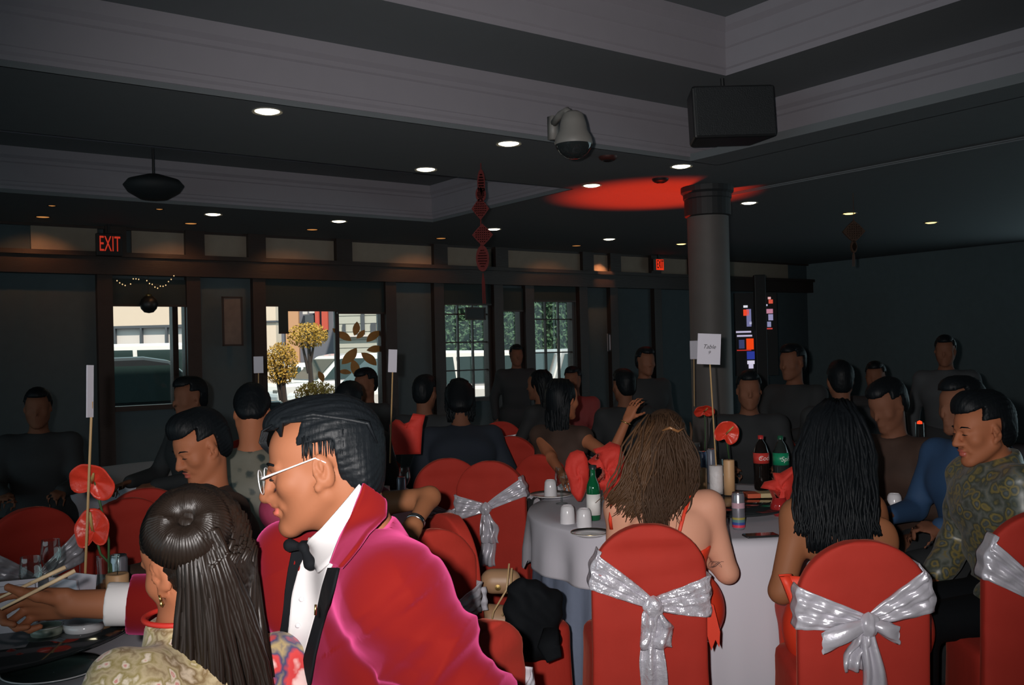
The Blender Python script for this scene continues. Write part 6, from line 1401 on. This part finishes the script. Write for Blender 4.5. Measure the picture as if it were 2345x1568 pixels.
b, (t, S, G) = gfig('guest with long dark hair stretching one bare arm across the table', 1258, 6.1, -38, lean=14, female=True, seat=.46, head_yaw=-10, head_pitch=6, top=M_brownc, skin=M_skin, hair=M_hair, h=.009, sleeve=0, style='long', hl=dict(length=.34, width=.12), arms={'R': P(1436, 960, 5.85), 'L': P(1290, 1090, 5.8)}, curl=(12, 25, 20))
q = MB(); c = b.wr['R']; ax_ = (b.wr['R']-b.el['R']).normalized(); Mx = ax_.to_track_quat('Z', 'Y').to_matrix(); q.lathe([(.030, -.004), (.033, -.003), (.033, .003), (.030, .004)], c=c-ax_*.02, n=20, M=Mx); reparent(q.build('bracelet', M_gold, None, True), t)
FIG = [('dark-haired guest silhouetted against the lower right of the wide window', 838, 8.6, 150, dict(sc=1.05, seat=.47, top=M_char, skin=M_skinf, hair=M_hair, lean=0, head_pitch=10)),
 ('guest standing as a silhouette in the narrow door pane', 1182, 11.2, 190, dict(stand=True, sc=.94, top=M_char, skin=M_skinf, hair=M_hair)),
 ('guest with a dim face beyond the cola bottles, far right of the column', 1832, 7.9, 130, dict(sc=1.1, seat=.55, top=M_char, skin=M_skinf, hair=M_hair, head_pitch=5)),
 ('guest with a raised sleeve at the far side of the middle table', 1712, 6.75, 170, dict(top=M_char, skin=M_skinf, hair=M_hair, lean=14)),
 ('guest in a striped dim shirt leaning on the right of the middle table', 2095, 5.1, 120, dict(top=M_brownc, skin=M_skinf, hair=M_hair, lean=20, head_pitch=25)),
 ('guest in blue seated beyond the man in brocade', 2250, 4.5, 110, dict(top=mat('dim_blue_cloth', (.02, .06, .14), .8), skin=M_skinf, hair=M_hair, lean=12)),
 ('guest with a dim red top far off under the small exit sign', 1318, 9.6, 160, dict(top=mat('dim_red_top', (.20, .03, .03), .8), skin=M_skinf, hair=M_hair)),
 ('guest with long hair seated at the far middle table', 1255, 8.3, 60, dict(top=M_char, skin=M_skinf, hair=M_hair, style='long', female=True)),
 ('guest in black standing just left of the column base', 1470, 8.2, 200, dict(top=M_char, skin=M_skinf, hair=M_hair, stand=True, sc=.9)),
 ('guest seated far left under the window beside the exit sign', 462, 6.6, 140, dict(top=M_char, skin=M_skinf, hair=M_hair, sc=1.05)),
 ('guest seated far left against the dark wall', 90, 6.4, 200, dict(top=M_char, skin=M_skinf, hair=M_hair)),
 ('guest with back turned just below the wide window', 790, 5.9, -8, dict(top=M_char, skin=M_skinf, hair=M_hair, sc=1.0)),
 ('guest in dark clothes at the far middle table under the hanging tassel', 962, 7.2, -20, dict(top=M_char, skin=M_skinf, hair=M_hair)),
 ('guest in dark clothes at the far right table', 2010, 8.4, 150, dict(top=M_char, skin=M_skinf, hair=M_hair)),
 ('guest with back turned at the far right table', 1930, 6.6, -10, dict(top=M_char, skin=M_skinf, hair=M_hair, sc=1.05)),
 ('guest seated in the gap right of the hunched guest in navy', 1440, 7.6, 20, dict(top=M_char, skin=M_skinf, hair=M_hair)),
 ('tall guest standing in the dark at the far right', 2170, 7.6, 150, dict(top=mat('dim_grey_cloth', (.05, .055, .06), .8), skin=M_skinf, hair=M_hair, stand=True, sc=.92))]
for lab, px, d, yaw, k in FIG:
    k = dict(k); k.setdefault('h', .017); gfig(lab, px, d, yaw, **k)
# ------------------------------------------------------------------ bags on the side-on chair
t = thing('bag', 'black cloth bag slumped on the seat of the side-on chair, strap hanging', 'bag', P(1232, 1415, 3.72)); 
S = SDF(); d = 3.72
for a, c, ra, rb in (((1196, 1344), (1212, 1352), .032, .05), ((1240, 1362), (1262, 1372), .035, .04), ((1196, 1400), (1252, 1400), .062, .058), ((1200, 1455), (1246, 1455), .065, .06), ((1196, 1484), (1240, 1478), .05, .055), ((1182, 1356), (1186, 1440), .028, .045)): S.rc(P(*a, d), P(*c, d+.03), ra, rb, .05)
sdf_obj('cloth', S, .008, M_blackcloth, t, 0, None, lambda V: V+np.stack([.005*np.sin(V[:, 2]*70), .006*np.sin(V[:, 2]*55+V[:, 0]*60), .003*np.sin(V[:, 0]*90)], 1))
q = MB(); q.tube([P(1262, 1440, 3.62), P(1256, 1480, 3.57), P(1262, 1496, 3.56), P(1284, 1490, 3.55)], [.03, .042, .038, .025], 10, flat=.4); reparent(q.build('strap', M_blackcloth, None, True), t)
t = thing('handbag', 'beige handbag with thin straps hanging on the side-on chair', 'bag', P(1148, 1400, 3.9)); M_beige = mat('beige_leather', (.34, .20, .11), .5, vary=.1)
S = SDF(); S.rc(P(1128, 1330, 3.92), P(1165, 1330, 3.92), .05, .05, .03); S.rc(P(1120, 1420, 3.9), P(1175, 1425, 3.9), .065, .065, .05); sdf_obj('bag_body', S, .009, M_beige, t)
q = MB(); q.tube([P(1166, 1290, 3.8), P(1160, 1350, 3.78), P(1130, 1400, 3.78), P(1122, 1440, 3.8)], .004, 6); q.tube([P(1172, 1300, 3.8), P(1168, 1370, 3.78), P(1150, 1410, 3.78)], .004, 6); reparent(q.build('strap', mat('gold_strap', (.42, .28, .14), .4), None, True), t)
q = MB(); q.lathe([(.001, -.004), (.012, -.003), (.012, .003), (.001, .004)], c=P(1140, 1345, 3.84), n=14, M=Matrix.Rotation(pi/2, 3, 'X')); reparent(q.build('clasp', M_gold, None), t)
